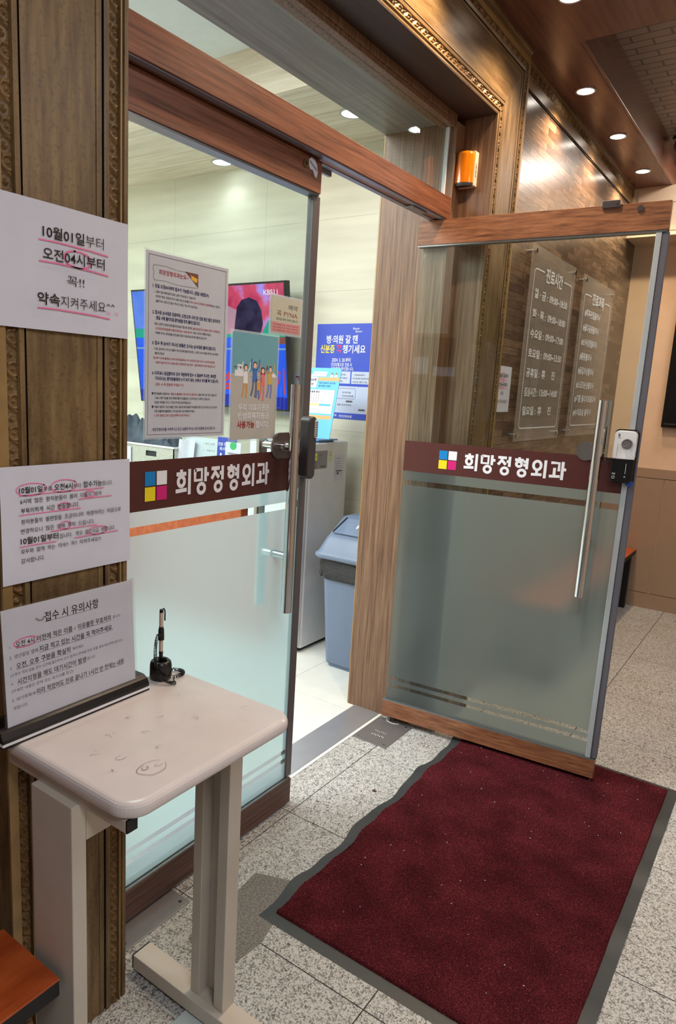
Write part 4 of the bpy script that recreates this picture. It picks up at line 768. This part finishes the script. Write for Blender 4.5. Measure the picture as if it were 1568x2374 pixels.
Fsd = Fr(FA.p(0.0045, .030, .012), (0, 0, 1), (1, 0, 0)); 
for q in range(9): mb.box((XR-.020, -0.1046, 2.262+q*.0055), (XR-.010-(q%3)*.003, -0.1041, 2.2645+q*.0055))
build('side_print', mb, M['ink'], wr)
mb = MB(); mb.cyl(FA.p(-0.036, .015, .042), FA.p(-0.036, .10, .042), .007, 16); build('bulb_core', mb, plain('dark_amber_core', (190, 80, 0), .3), wr)
# ------------------------------------------------------------------ ceiling downlights
def downlight(x, y, z, r_, power, col, label, lamp='lamp', grp='soffit downlights', spot=1.0, blend=0.6, ang=130):
    q = root('downlight', (x, y, z), label, 'downlight', grp)
    mb = MB(); mb.lathe((x, y, z), [(r_*1.22, -0.001), (r_*1.2, -0.004), (r_*1.02, -0.004), (r_, 0.0)], 32); build('trim_ring', mb, M['steel'], q)
    mb = MB(); mb.lathe((x, y, z-0.0025), [(0.0001, 0), (r_, 0)], 32); build('lamp_disc', mb, M[lamp], q)
    l = bpy.data.lights.new('downlight_lamp', 'SPOT'); l.energy = power; l.color = col; l.spot_size = math.radians(ang); l.spot_blend = blend; l.shadow_soft_size = r_
    o = bpy.data.objects.new('downlight_lamp', l); COL.objects.link(o); o.parent = q; o.location = (0, 0, -0.012)
WARM = (1.0, 0.72, 0.46)
for (x, lab) in ((1.666, 'warm round downlight in the brown soffit, nearest of the three'), (2.309, 'warm round downlight in the brown soffit, middle of the three'), (2.968, 'warm round downlight in the brown soffit, farthest of the three')):
    downlight(x, -0.245, 2.803, 0.036, 36, WARM, lab)
for (x, y, pw, lab) in ((0.86, -0.40, 40, 'warm downlight over the doorway just above the picture edge'), (0.22, -0.36, 46, 'warm downlight over the middle of the doorway, out of view above'), (-0.62, -0.42, 10, 'warm downlight over the side table, out of view above')):
    downlight(x, y, 2.80, 0.038, pw, (1.0, 0.74, 0.50), lab)
downlight(1.564, 1.853, 2.77, 0.055, 3, (0.95, 1, 1), 'cool round downlight in the pale clinic soffit, seen through the shut door', 'lamp_c', 'clinic soffit downlights')
downlight(1.30, 0.75, 2.77, 0.055, 3, (0.95, 1, 1), 'cool round downlight in the pale clinic soffit, nearer the entrance', 'lamp_c', 'clinic soffit downlights')
downlight(2.21, -0.86, 2.988, 0.06, 10, (1.0, 0.95, 0.9), 'white downlight in the textured ceiling, out of view above', 'lamp_c', 'textured ceiling downlights')
# small camera under the textured ceiling
cr = root('security_camera', (3.05, -0.42, 2.98), 'grey security camera under the textured ceiling at the corridor end', 'security camera')
mb = MB(); mb.cyl((3.05, -0.42, 2.99), (3.05, -0.42, 2.972), .05, 24); mb.cyl((3.05, -0.42, 2.975), (3.05, -0.42, 2.93), .014, 16); build('mount', mb, M['gunp'], cr, .001)
mb = MB(); mb.cyl((3.05, -0.42, 2.945), (2.96, -0.50, 2.90), .046, 28, r2=.052); build('housing', mb, plain('grey_housing', (120, 120, 124), .4), cr, .003)
mb = MB(); mb.cyl((2.962, -0.498, 2.901), (2.955, -0.504, 2.8975), .040, 28); build('lens', mb, M['black'], cr)
# ------------------------------------------------------------------ benches, far monitor
def bench(x0, x1, y0, y1, z, label):
    r = root('bench', ((x0+x1)/2, (y0+y1)/2, 0), label, 'bench', 'orange topped benches')
    mb = MB(); mb.box((x0, y0, z-.004), (x1, y1, z)); build('seat_top', mb, M['orange'], r, .001)
    mb = MB(); mb.box((x0+.001, y0+.001, z-.034), (x1-.001, y1-.001, z-.0045)); build('seat_edge', mb, M['blackm'], r)
    for x in (x0+.05, x1-.10):
        for y in (y0+.015, y1-.055): mb = MB(); mb.box((x, y, 0), (x+.045, y+.04, z-.034)); build('leg', mb, M['blackm'], r)
        mb = MB(); mb.box((x+.005, y0+.055, 0.03), (x+.040, y1-.055, .07)); build('stretcher', mb, M['blackm'], r)
bench(-2.30, -1.200, -0.380, -0.205, .42, 'orange wood bench with black frame, left of the side table')
bench(1.75, 3.575, -0.402, -0.135, .42, 'orange wood bench with black frame behind the open glass door')
mr_ = root('wall_screen', (3.57, -0.95, 1.30), 'large black framed wall screen at the corridor end', 'screen')
mb = MB(); mb.box((3.545, -1.60, 1.29), (3.60, -0.447, 2.50)); build('screen_frame', mb, M['black'], mr_, .004)
mb = MB(); mb.box((3.5435, -1.57, 1.335), (3.545, -0.478, 2.47)); build('screen_panel', mb, plain('dark_screen', (20, 20, 24), .12), mr_)
mb = MB(); mb.box((3.5425, -1.58, 1.312), (3.545, -0.462, 1.318)); build('bottom_line', mb, M['chrome'], mr_)
# ------------------------------------------------------------------ inside the clinic
fr = root('refrigerator', (1.34, 1.0, 0), 'small white refrigerator behind the swing-lid bin in the clinic', 'refrigerator')
mb = MB(); mb.box((1.175, 0.81, 0.02), (1.545, 1.20, 1.155)); build('cabinet', mb, plain('fridge_white', (218, 218, 220), .35), fr, .008)
mb = MB(); mb.box((1.138, 0.812, 0.03), (1.172, 1.198, 1.153)); build('fridge_door', mb, plain('fridge_door_white', (224, 228, 234), .25), fr, .012, seg=3)
mb = MB(); mb.box((1.19, .83, 0), (1.53, 1.18, .02)); build('plinth', mb, M['blackm'], fr)
FF_ = Fr((0, 0.81, 0), (1, 0, 0))
mb = MB(); mb.frect(FF_, 1.182, 1.016, 1.337, 1.112, .0008, 0); mb.frect(FF_, 1.188, 1.084, 1.240, 1.102, .0012, 1); mb.frect(FF_, 1.188, 1.062, 1.240, 1.081, .0012, 1); mb.frect(FF_, 1.350, 1.050, 1.380, 1.108, .0008, 2); mb.frect(FF_, 1.417, 0.936, 1.510, 1.083, .0008, 3)
build('rating_label', mb, [plain('silver_label', (132, 132, 134), .4), plain('label_yellow', (224, 220, 60), .5), plain('pale_yellow_label', (214, 214, 160), .5), M['paper']], fr)
mb = MB()
for k in range(5): mb.frect(FF_, 1.188, 1.022+k*.008, 1.236, 1.0245+k*.008, .0012)
for k in range(9): mb.frect(FF_, 1.275+k*.005, 1.022, 1.278+k*.005, 1.032, .0012)
text(mb, FF_, '냉장고', 1.26, 1.085, .010, h=.0012); text(mb, FF_, '1등급', 1.195, 1.067, .009, h=.0016); text(mb, FF_, '보증', 1.357, 1.082, .009, h=.0012); text(mb, FF_, '식중독 예방', 1.425, 1.060, .007, .05, h=.0012)
for k in range(7): mb.frect(FF_, 1.425, 1.045-k*.012, 1.475+(k*13 % 4)*.007, 1.0465-k*.012, .0012)
mb.frect(FF_, 1.43, .990, 1.495, .996, .0013); mb.frect(FF_, 1.44, .975, 1.458, .985, .0013)
build('label_print', mb, M['ink_g'], fr)
# tilted leaflet board on the refrigerator
Fl = Fr((1.30, 0.985, 1.175), (0, -1, 0), (0.085/0.38, 0, 1)); lr = root('leaflet_board', (1.31, 0.88, 1.157), 'light blue information leaflet board leaning back on top of the refrigerator', 'leaflet')
mb = MB(); mb.fbox(Fl, -.04, 0, .205, .385, -.003, 0); build('board', mb, plain('sky_blue_card', (96, 190, 240), .4), lr)
mb = MB(); mb.frect(Fl, -.035, .135, .188, .265, .0008, 0); mb.frect(Fl, .000, .275, .062, .335, .0008, 0); mb.frect(Fl, .065, .315, .202, .333, .0008, 1); mb.frect(Fl, -.03, .105, .19, .125, .0008, 1); mb.frect(Fl, .03, .352, .12, .364, .0008, 3); mb.frect(Fl, .015, .338, .115, .350, .0008, 3)
mb.frect(Fl, -.035, .178, .03, .188, .0012, 1); mb.frect(Fl, .03, .178, .10, .188, .0012, 2); mb.frect(Fl, .10, .178, .175, .188, .0012, 4)
for i in range(8):
    for j in range(6): mb.frect(Fl, -.025+i*.016, .196+j*.008, -.020+i*.016, .199+j*.008, .0012, 5)
for (x, c) in ((.150, 5), (.178, 5)): mb.quad([Fl.p(x+.007*math.cos(a), .352+.009*math.sin(a), .0008) for a in [k*.628 for k in range(10)]], c); mb.quad([Fl.p(x-.013, .335, .0010), Fl.p(x+.013, .335, .0010), Fl.p(x+.007, .349, .0010), Fl.p(x-.007, .349, .0010)], 0)
build('board_print', mb, [M['paper'], plain('orange_print', (250, 170, 110), .5), plain('sand_print', (240, 210, 130), .5), plain('pink_print', (246, 208, 214), .5), plain('cyan_print', (70, 180, 220), .5), plain('brown_dots', (150, 130, 110), .5)], lr)
mb = MB(); text(mb, Fl, '필요한', .006, .312, .014, .05, .02, .0014); text(mb, Fl, '1번', .018, .288, .014, .022, .01, .0014); text(mb, Fl, '이런 증상이 있으면', .075, .298, .010, .105, 0, .0012); text(mb, Fl, '검사받으세요', .075, .282, .010, .08, 0, .0012); text(mb, Fl, '검사대상 종류 확인', -.02, .248, .010, .11, .02, .0014)
for k, s in enumerate(('검사를 예약을', '먼저 하고', '꼭 건강을 챙기세요')): text(mb, Fl, s, .01, .078-k*.019, .012, .09, 0, .0012)
text(mb, Fl, '건강하게 살아봐요', -.01, .014, .011, .10, 0, .0012); build('lettering', mb, M['navy'], lr)
mb = MB(); mb.box((1.22, 0.83, 1.155), (1.42, 1.05, 1.163)); mb.box((1.25, 0.815, 1.163), (1.44, 1.0, 1.170)); build('folders', mb, plain('blue_folder', (70, 130, 190), .35), lr, .001)
# big blue poster on the clinic wall
FP = Fr((1.6985, 1.170, 1.270), (0, -1, 0)); W_, H_ = .42, .545; pr_ = root('wall_poster', FP.p(.21, 0, 0), 'large royal blue poster with white and yellow words on the clinic wall', 'poster')
mb = MB(); mb.fbox(FP, 0, 0, W_, H_, 0, .001); build('paper_sheet', mb, plain('royal_blue_print', (62, 88, 206), .35), pr_)
mb = MB(); mb.frect(FP, 0, .205, .250, .275, .0016); mb.frect(FP, .258, .205, W_, .275, .0016); mb.frect(FP, 0, .035, W_, .190, .0016)
mb.frect(FP, .375, .050, .42, .178, .0019, 1); mb.frect(FP, .380, .058, .42, .172, .0021, 0); mb.frect(FP, .383, .075, .42, .145, .0023, 2); mb.frect(FP, .23, .098, .275, .108, .0019, 1); mb.frect(FP, .318, .052, .362, .062, .0019, 1)
stroke(mb, FP, [(.15, .178), (.285, .178), (.292, .172), (.292, .125), (.285, .118), (.15, .118)], .002, .0019, 1)
build('panel_print', mb, [plain('pale_blue_print', (206, 216, 240), .4), M['ink_g'], plain('rose_print', (200, 60, 120), .4)], pr_)
mb = MB()
text(mb, FP, '병·의원 갈 땐', .070, .438, .045, .215, .022, .0016, 0); text(mb, FP, '신분증', .030, .383, .045, .100, .024, .0016, 1); text(mb, FP, '꼭', .142, .383, .045, .036, .026, .0016, 2); text(mb, FP, '챙기세요', .186, .383, .045, .155, .022, .0016, 0)
text(mb, FP, '2024. 5. 20.부터', .115, .330, .024, .130, .018, .0016, 0); text(mb, FP, '건강보험으로 진료 시', .110, .304, .021, .145, .018, .0016, 0); text(mb, FP, '신분증을 확인합니다.', .110, .281, .019, .160, .018, .0016, 0); text(mb, FP, 'Better', .250, .512, .014, .045, .01, .0016, 0); text(mb, FP, 'Better', .268, .496, .014, .045, .01, .0016, 0)
text(mb, FP, '보건복지부', .10, .012, .014, .07, .02, .0016, 0); text(mb, FP, '국민건강보험', .185, .010, .014, .09, .02, .0016, 0)
for (u, v, s, w) in ((.13, .252, '본인확인 강화 제도', .09), (.13, .232, '건강보험 자격확인', .10), (.13, .214, '신분증 제시 필요', .07), (.275, .252, '신분증명서', .07), (.268, .232, '주민등록증 운전면허증', .11), (.268, .212, '여권 등 확인 가능', .10), (.20, .150, '모바일', .06), (.20, .130, '건강보험증', .08), (.17, .078, '앱을 설치하세요', .10)): text(mb, FP, s, u, v, .010, w, 0, .0026, 3)
build('lettering', mb, [M['vwhite'], plain('poster_yellow', (246, 226, 60), .4), plain('poster_red', (240, 60, 90), .4), M['ink_g']], pr_)
# television on a tilted bracket
V_ = Vector((-0.10, 0, 0.748)).normalized(); FTv = Fr((1.60, 2.612, 1.292), (0, -1, 0), V_); TW, TH_ = 1.335, .757
tv = root('television', (1.65, 1.95, 1.29), 'big flat television tilted forward on the clinic wall showing a blue broadcast', 'television')
mb = MB(); mb.fbox(FTv, 0, 0, TW, TH_, -.045, 0); build('bezel', mb, M['black'], tv, .003)
mb = MB(); mb.box((1.60, 1.85, 1.55), (1.70, 2.05, 1.85)); build('wall_bracket', mb, M['blackm'], tv)
def tvm(name, stops, sc=4):
    m, t, b, o = nt(name); t.nodes.remove(b); tc = N(t, 'ShaderNodeTexCoord'); nz = N(t, 'ShaderNodeTexNoise'); nz.inputs['Scale'].default_value = sc; nz.inputs['Detail'].default_value = 3; t.links.new(tc.outputs['Object'], nz.inputs['Vector'])
    c = ramp(t, nz.outputs['Fac'], stops); e = N(t, 'ShaderNodeEmission'); e.inputs[1].default_value = 1.0; t.links.new(c, e.inputs[0]); t.links.new(e.outputs[0], o.inputs[0]); return m
mb = MB(); mb.frect(FTv, .012, .012, TW-.012, TH_-.012, .001); sp_ = build('screen', mb, tvm('screen_blue', [(.3, (34, 84, 226)), (.7, (44, 100, 240))]), tv)
mb = MB(); mb.frect(FTv, .012, .012, TW-.012, .085, .002, 0); mb.frect(FTv, .012, .440, 1.05, .500, .002, 1); mb.frect(FTv, .012, .50, .62, TH_-.012, .002, 2); mb.frect(FTv, .62, .46, TW-.012, TH_-.012, .002, 3)
mb.quad([FTv.p(*q, .003) for q in ((.92, .44), (.94, .54), (.96, .62), (1.0, .66), (1.06, .672), (1.12, .65), (1.15, .60), (1.16, .52), (1.13, .44))], 4); mb.quad([FTv.p(*q, .0028) for q in ((1.13, .44), (TW-.012, .44), (TW-.012, .52), (1.22, .56))], 1)
mb.quad([FTv.p(*q, .0026) for q in ((.72, .46), (.93, .46), (.96, .60), (.86, .64), (.74, .60))], 5)
mb.frect(FTv, .012, .365, TW-.012, .375, .002, 6); mb.frect(FTv, 1.0, .40, TW-.012, .44, .0035, 7)
build('picture', mb, [tvm('screen_navy', [(.3, (24, 40, 150)), (.7, (34, 54, 180))]), tvm('screen_green', [(.3, (24, 150, 130)), (.7, (40, 170, 140))]), tvm('screen_violet', [(.3, (60, 110, 220)), (.7, (120, 150, 240))]), tvm('screen_red', [(.34, (180, 50, 90)), (.5, (214, 80, 110)), (.64, (170, 150, 240))], 7), tvm('screen_dark', [(.3, (26, 26, 52)), (.7, (60, 56, 88))], 14), tvm('screen_skin', [(.3, (150, 110, 150)), (.7, (200, 150, 160))]), tvm('screen_line', [(.3, (120, 150, 190)), (.7, (140, 170, 200))]), tvm('screen_brown', [(.3, (130, 70, 60)), (.7, (150, 90, 80))])], sp_)
mb = MB(); text(mb, FTv, 'KBS11', 1.175, .682, .036, .105, .008, .005, 0); text(mb, FTv, '축', .80, .10, .13, .12, .02, .005, 1); text(mb, FTv, '구중', .93, .10, .13, .20, .02, .005, 1); text(mb, FTv, '계기', 1.12, .115, .15, .19, .0, .005, 1)
build('screen_lettering', mb, [emis('white_light', (235, 240, 250), 1.0), emis('red_light', (200, 60, 70), 1.0)], sp_)
# reception counter and the things on it
cr_ = root('reception_counter', (1.4, 2.3, 0), 'orange-brown reception counter under the television', 'counter')
mb = MB(); mb.box((1.16, 1.26, 0), (1.66, 3.8, .855)); build('body', mb, M['orange'], cr_, .002)
mb = MB(); mb.box((1.14, 1.24, .855), (1.68, 3.82, .88)); build('countertop', mb, plain('pale_counter', (214, 214, 206), .35), cr_, .003)
CT = .88
bk = root('basket', (1.31, 2.15, CT), 'white woven plastic basket on the reception counter', 'basket')
by0, by1, bx0, bx1 = 1.855, 2.50, 1.20, 1.44
mb = MB()
def wall4(ax0, ay0, ax1, ay1):
    mb.box((ax0, ay0, CT), (ax1, ay1, CT+.155))
m_b = bricky('woven_plastic', 'yz', .02, .008, (226, 226, 214), (206, 206, 194), (160, 160, 150), .002, .5, bump=.6)
hy = 2.06
wall4(bx0, by0, bx0+.006, hy-.05); wall4(bx0, hy+.05, bx0+.006, by1); mb.box((bx0, hy-.05, CT), (bx0+.006, hy+.05, CT+.088)); mb.box((bx0, hy-.05, CT+.122), (bx0+.006, hy+.05, CT+.155))
wall4(bx1-.006, by0, bx1, by1); wall4(bx0, by0, bx1, by0+.006); wall4(bx0, by1-.006, bx1, by1); mb.box((bx0, by0, CT), (bx1, by1, CT+.004))
build('basket_body', mb, m_b, bk); mb = MB(); mb.box((bx0-.006, by0-.006, CT+.150), (bx0+.004, by1+.006, CT+.162)); mb.box((bx1-.004, by0-.006, CT+.150), (bx1+.006, by1+.006, CT+.162)); mb.box((bx0, by0-.006, CT+.150), (bx1, by0+.004, CT+.162)); build('basket_rim', mb, M['white'], bk, .002)
mb = MB(); mb.box((bx0+.012, hy-.06, CT+.05), (bx0+.014, hy+.06, CT+.15)); build('liner', mb, plain('dark_liner', (50, 54, 62), .9), bk)
mb = MB(); mb.box((1.190, 2.24, CT+.03), (1.193, 2.50, CT+.135)); o = build('label_card', mb, M['paper'], bk)
mb = MB(); Fc = Fr((1.1895, 2.49, CT+.05), (0, -1, 0)); text(mb, Fc, '여기 조두신환은', .02, .045, .018, .16, 0, .0006); text(mb, Fc, '그룹 기준표', .02, .015, .016, .11, 0, .0006); build('card_lettering', mb, M['ink_g'], bk)
# fleece blanket heaped in the basket
mf = plain('grey_fleece', (74, 84, 98), 0.95, bump=0.8, bscale=120, var=0.35)
mb = MB()
def heap(a, b):
    x = 1.212+a*.21; y = 1.88+b*.60; e = min(1, 4*min(a, 1-a))*min(1, 5*min(b, 1-b))
    z = CT+.13+(.155 if b > .45 else .085)*e+.030*math.sin(a*9+b*6)*e+.024*math.sin(b*23+a*5)*e+.012*math.sin(b*47-a*21)*e
    return (x-.02*e*math.sin(b*15), y, z)
mb.grid(heap, 40, 90); build('folded_blanket', mb, mf, None, 0, 'dark grey fleece blanket heaped in the white basket', 'blanket')
mb = MB(); Fp_ = Fr((1.27, 1.845, CT+.018), (0, -1, 0), (.12, 0, 1)); q = root('paper_sheets', (1.29, 1.72, CT), 'curled white sheets with printed hours standing beside the basket', 'papers')
mb.grid(lambda a, b: Fp_.p(a*.30, b*.215, .02*math.sin(a*5)), 16, 4); build('paper_sheet', mb, plain('bluish_paper', (206, 220, 226), .6), q)
mb = MB(); mb.grid(lambda a, b: Fp_.p(a*.14-.01, b*.19, .03+.02*math.sin(a*7+1)), 14, 4); build('tissue_sheet', mb, M['paper'], q)
mb = MB()
for k, s in enumerate(('~ 18시 30분', '~ 18시', '~ 17시', '~ 13시 30분')): text(mb, Fp_, s, .17, .175-k*.040, .014, .10, 0, .024)
build('lettering', mb, M['ink_g'], q)
Fq = Fr((1.28, 1.575, CT+.012), (0, -1, 0), (.06, 0, 1)); q = root('desk_sign', (1.28, 1.51, CT), 'small blue desk sign about showing identity cards on the counter', 'sign')
mb = MB(); mb.fbox(Fq, 0, 0, .150, .235, -.003, 0); build('board', mb, plain('desk_sign_blue', (52, 74, 180), .35), q)
mb = MB(); text(mb, Fq, '진료 전', .006, .185, .020, .062, .016, .0006, 0); text(mb, Fq, '신분증', .070, .185, .020, .070, .016, .0006, 1); text(mb, Fq, '제시해주세요', .018, .158, .020, .12, .016, .0006, 0); stroke(mb, Fq, [(.03, .06), (.03, .12), (.032, .14)], .014, .0006, 0); mb.frect(Fq, .055, .098, .14, .112, .0006, 1); text(mb, Fq, '건강보험증', .06, .078, .014, .075, .01, .0006, 0)
build('lettering', mb, [M['vwhite'], plain('sign_yellow', (246, 220, 60), .4)], q)
mb = MB(); mb.box((1.262, 1.425, CT), (1.30, 1.575, CT+.012)); build('stand_foot', mb, M['acr'], q)
Fq = Fr((1.24, 1.475, CT+.012), (0, -1, 0), (.06, 0, 1)); q = root('desk_card', (1.24, 1.42, CT), 'small white card with a green dot on the counter', 'sign')
mb = MB(); mb.fbox(Fq, 0, 0, .120, .215, -.003, 0); build('board', mb, M['paper'], q)
mb = MB(); mb.quad([Fq.p(.06+.026*math.cos(a), .195+.024*math.sin(a), .0008) for a in [k*.314 for k in range(20)]], 1); text(mb, Fq, '기침예절 마스크', .02, .145, .010, .08, .01, .0008, 0); text(mb, Fq, '착용해', .04, .125, .010, .04, .01, .0008, 1); text(mb, Fq, '반드시 착용하세요', .02, .095, .012, .085, .01, .0008, 0); build('lettering', mb, [M['ink'], plain('green_dot', (60, 180, 110), .5)], q)
mb = MB(); mb.box((1.222, 1.355, CT), (1.26, 1.475, CT+.012)); build('stand_foot', mb, M['acr'], q)
# swing-lid bin
br = root('trash_bin', (1.27, 0.44, 0), 'grey-blue swing-lid rubbish bin just inside the doorway', 'bin')
pb = plain('grey_blue_plastic', (104, 120, 146), 0.33)
def ring(x0, y0, x1, y1, r_, z): return [(u, v, z) for (u, v) in rrect(x0, y0, x1, y1, r_, 6)]
def loft(mb, rings, mi=0, caps=(True, True)):
    n = len(rings[0]); mb.add([p for R_ in rings for p in R_], [(j*n+i, j*n+(i+1)%n, (j+1)*n+(i+1)%n, (j+1)*n+i) for j in range(len(rings)-1) for i in range(n)], mi, True)
    if caps[0]: mb.add(rings[0], [tuple(range(n-1, -1, -1))], mi)
    if caps[1]: mb.add(rings[-1], [tuple(range(n))], mi)
mb = MB(); loft(mb, [ring(1.130, .215, 1.420, .605, .03, 0.0), ring(1.130, .215, 1.420, .605, .03, .018), ring(1.120, .205, 1.430, .617, .035, .020), ring(1.118, .203, 1.432, .619, .035, .03), ring(1.088, .175, 1.462, .652, .04, .60)]); build('bin_body', mb, pb, br)
mb = MB(); loft(mb, [ring(1.064, .150, 1.486, .678, .045, .590), ring(1.056, .142, 1.494, .688, .05, .598), ring(1.056, .142, 1.494, .688, .05, .612), ring(1.066, .155, 1.484, .675, .05, .622), ring(1.098, .185, 1.452, .645, .04, .690), ring(1.115, .20, 1.435, .630, .035, .715), ring(1.215, .225, 1.335, .612, .02, .792), ring(1.245, .25, 1.305, .590, .015, .800)]); build('lid_frame', mb, pb, br)
Fd = Fr((1.112, 0.595, .722), (0, -1, 0), (1.235-1.112, 0, .800-.722)); 
mb = MB(); mb.prism(Fd, [(0, 0), (.33, 0), (.315, .115), (.02, .115)], -.004, .006); build('swing_flap', mb, plain('grey_blue_flap', (112, 130, 158), 0.28), br, .002)
mb = MB(); mb.prism(Fd, [(-.008, .006), (-.002, 0), (.018, .118), (.012, .122)], .0, .0068); build('flap_gap', mb, M['groove'], br)
mb = MB(); text(mb, Fd, 'PUSH', .105, .050, .032, .13, .03, .0068); build('lettering', mb, M['white'], br)
mbag = plain('black_bin_bag', (8, 9, 11), 0.22); bn = N(mbag.node_tree, 'ShaderNodeTexNoise'); bn.inputs['Scale'].default_value = 28; bn.inputs['Detail'].default_value = 5
bb = N(mbag.node_tree, 'ShaderNodeBump'); bb.inputs['Strength'].default_value = 1.0; bb.inputs['Distance'].default_value = .008; mbag.node_tree.links.new(bn.outputs['Fac'], bb.inputs['Height']); mbag.node_tree.links.new(bb.outputs['Normal'], mbag.node_tree.nodes['Principled BSDF'].inputs['Normal'])
mb = MB()
def bagr(z, k): 
    R_ = rrect(1.084-.010*k, .171-.010*k, 1.466+.010*k, .656+.010*k, .05, 6); return [(u+.004*math.sin(i*2.1+z*90), v+.004*math.cos(i*1.7+z*70), z+(.010*math.sin(i*1.3) if z < .5 else 0)) for i, (u, v) in enumerate(R_)]
loft(mb, [bagr(.490, .3), bagr(.50, 1.1), bagr(.53, .9), bagr(.56, 1.2), bagr(.585, .6), bagr(.598, .2)], 0, (False, False)); build('bin_liner', mb, mbag, br)
# notice cards high by the pull bar, on the wall
q = root('wall_card', (1.70, 1.60, 1.35), 'narrow white card pinned on the clinic wall beside the television', 'card'); Fw = Fr((1.699, 1.395, 1.28), (0, -1, 0))
mb = MB(); mb.fbox(Fw, -.02, -.02, .12, .25, 0, .0015); build('paper_sheet', mb, M['paper'], q); mb = MB(); mb.frect(Fw, .08, .22, .11, .228, .002); mb.frect(Fw, .102, .20, .11, .228, .002); build('red_mark', mb, M['wine'], q)
# shelf wall with framed certificates, left side of the clinic
sh = root('wall_shelf', (-2.1, 1.0, 1.57), 'brown veneer wall shelf niche on the clinic left wall', 'shelf')
mb = MB(); mb.box((-2.199, .28, 1.555), (-2.02, 1.75, 1.585)); mb.box((-2.199, .28, 1.885), (-2.02, 1.75, 1.915)); build('board', mb, M['post'], sh, .001)
mb = MB(); mb.box((-2.199, .28, 1.586), (-2.190, 1.75, 1.884)); build('back_panel', mb, M['post'], sh)
for (y, w_, lab) in ((.885, .15, 'framed certificate on the wall shelf, the deeper inside one'), (.355, .15, 'framed certificate on the wall shelf, nearest the entrance')):
    q = root('certificate_frame', (-2.12, y, 1.586), lab, 'framed certificate', 'framed certificates'); mb = MB(); mb.box((-2.13, y-w_/2, 1.586), (-2.115, y+w_/2, 1.745)); build('frame', mb, M['gilt'], q, .001)
    mb = MB(); mb.box((-2.115, y-w_/2+.012, 1.598), (-2.1145, y+w_/2-.012, 1.733)); build('certificate', mb, M['paper'], q)
q = root('name_plate', (-2.12, .64, 1.586), 'low blue and white name plate between the certificates', 'sign'); mb = MB(); mb.box((-2.13, .50, 1.586), (-2.12, .78, 1.66)); build('plate', mb, M['paper'], q); mb = MB(); mb.box((-2.12, .50, 1.588), (-2.1194, .59, 1.658)); build('blue_block', mb, M['navy'], q)
mb = MB(); mb.box((-2.199, .62, 0), (-2.185, .70, 1.554)); mb.box((-2.199, .62, 1.916), (-2.185, .70, 2.99)); build('trim_left_panel', mb, M['post'], None, kind='structure')
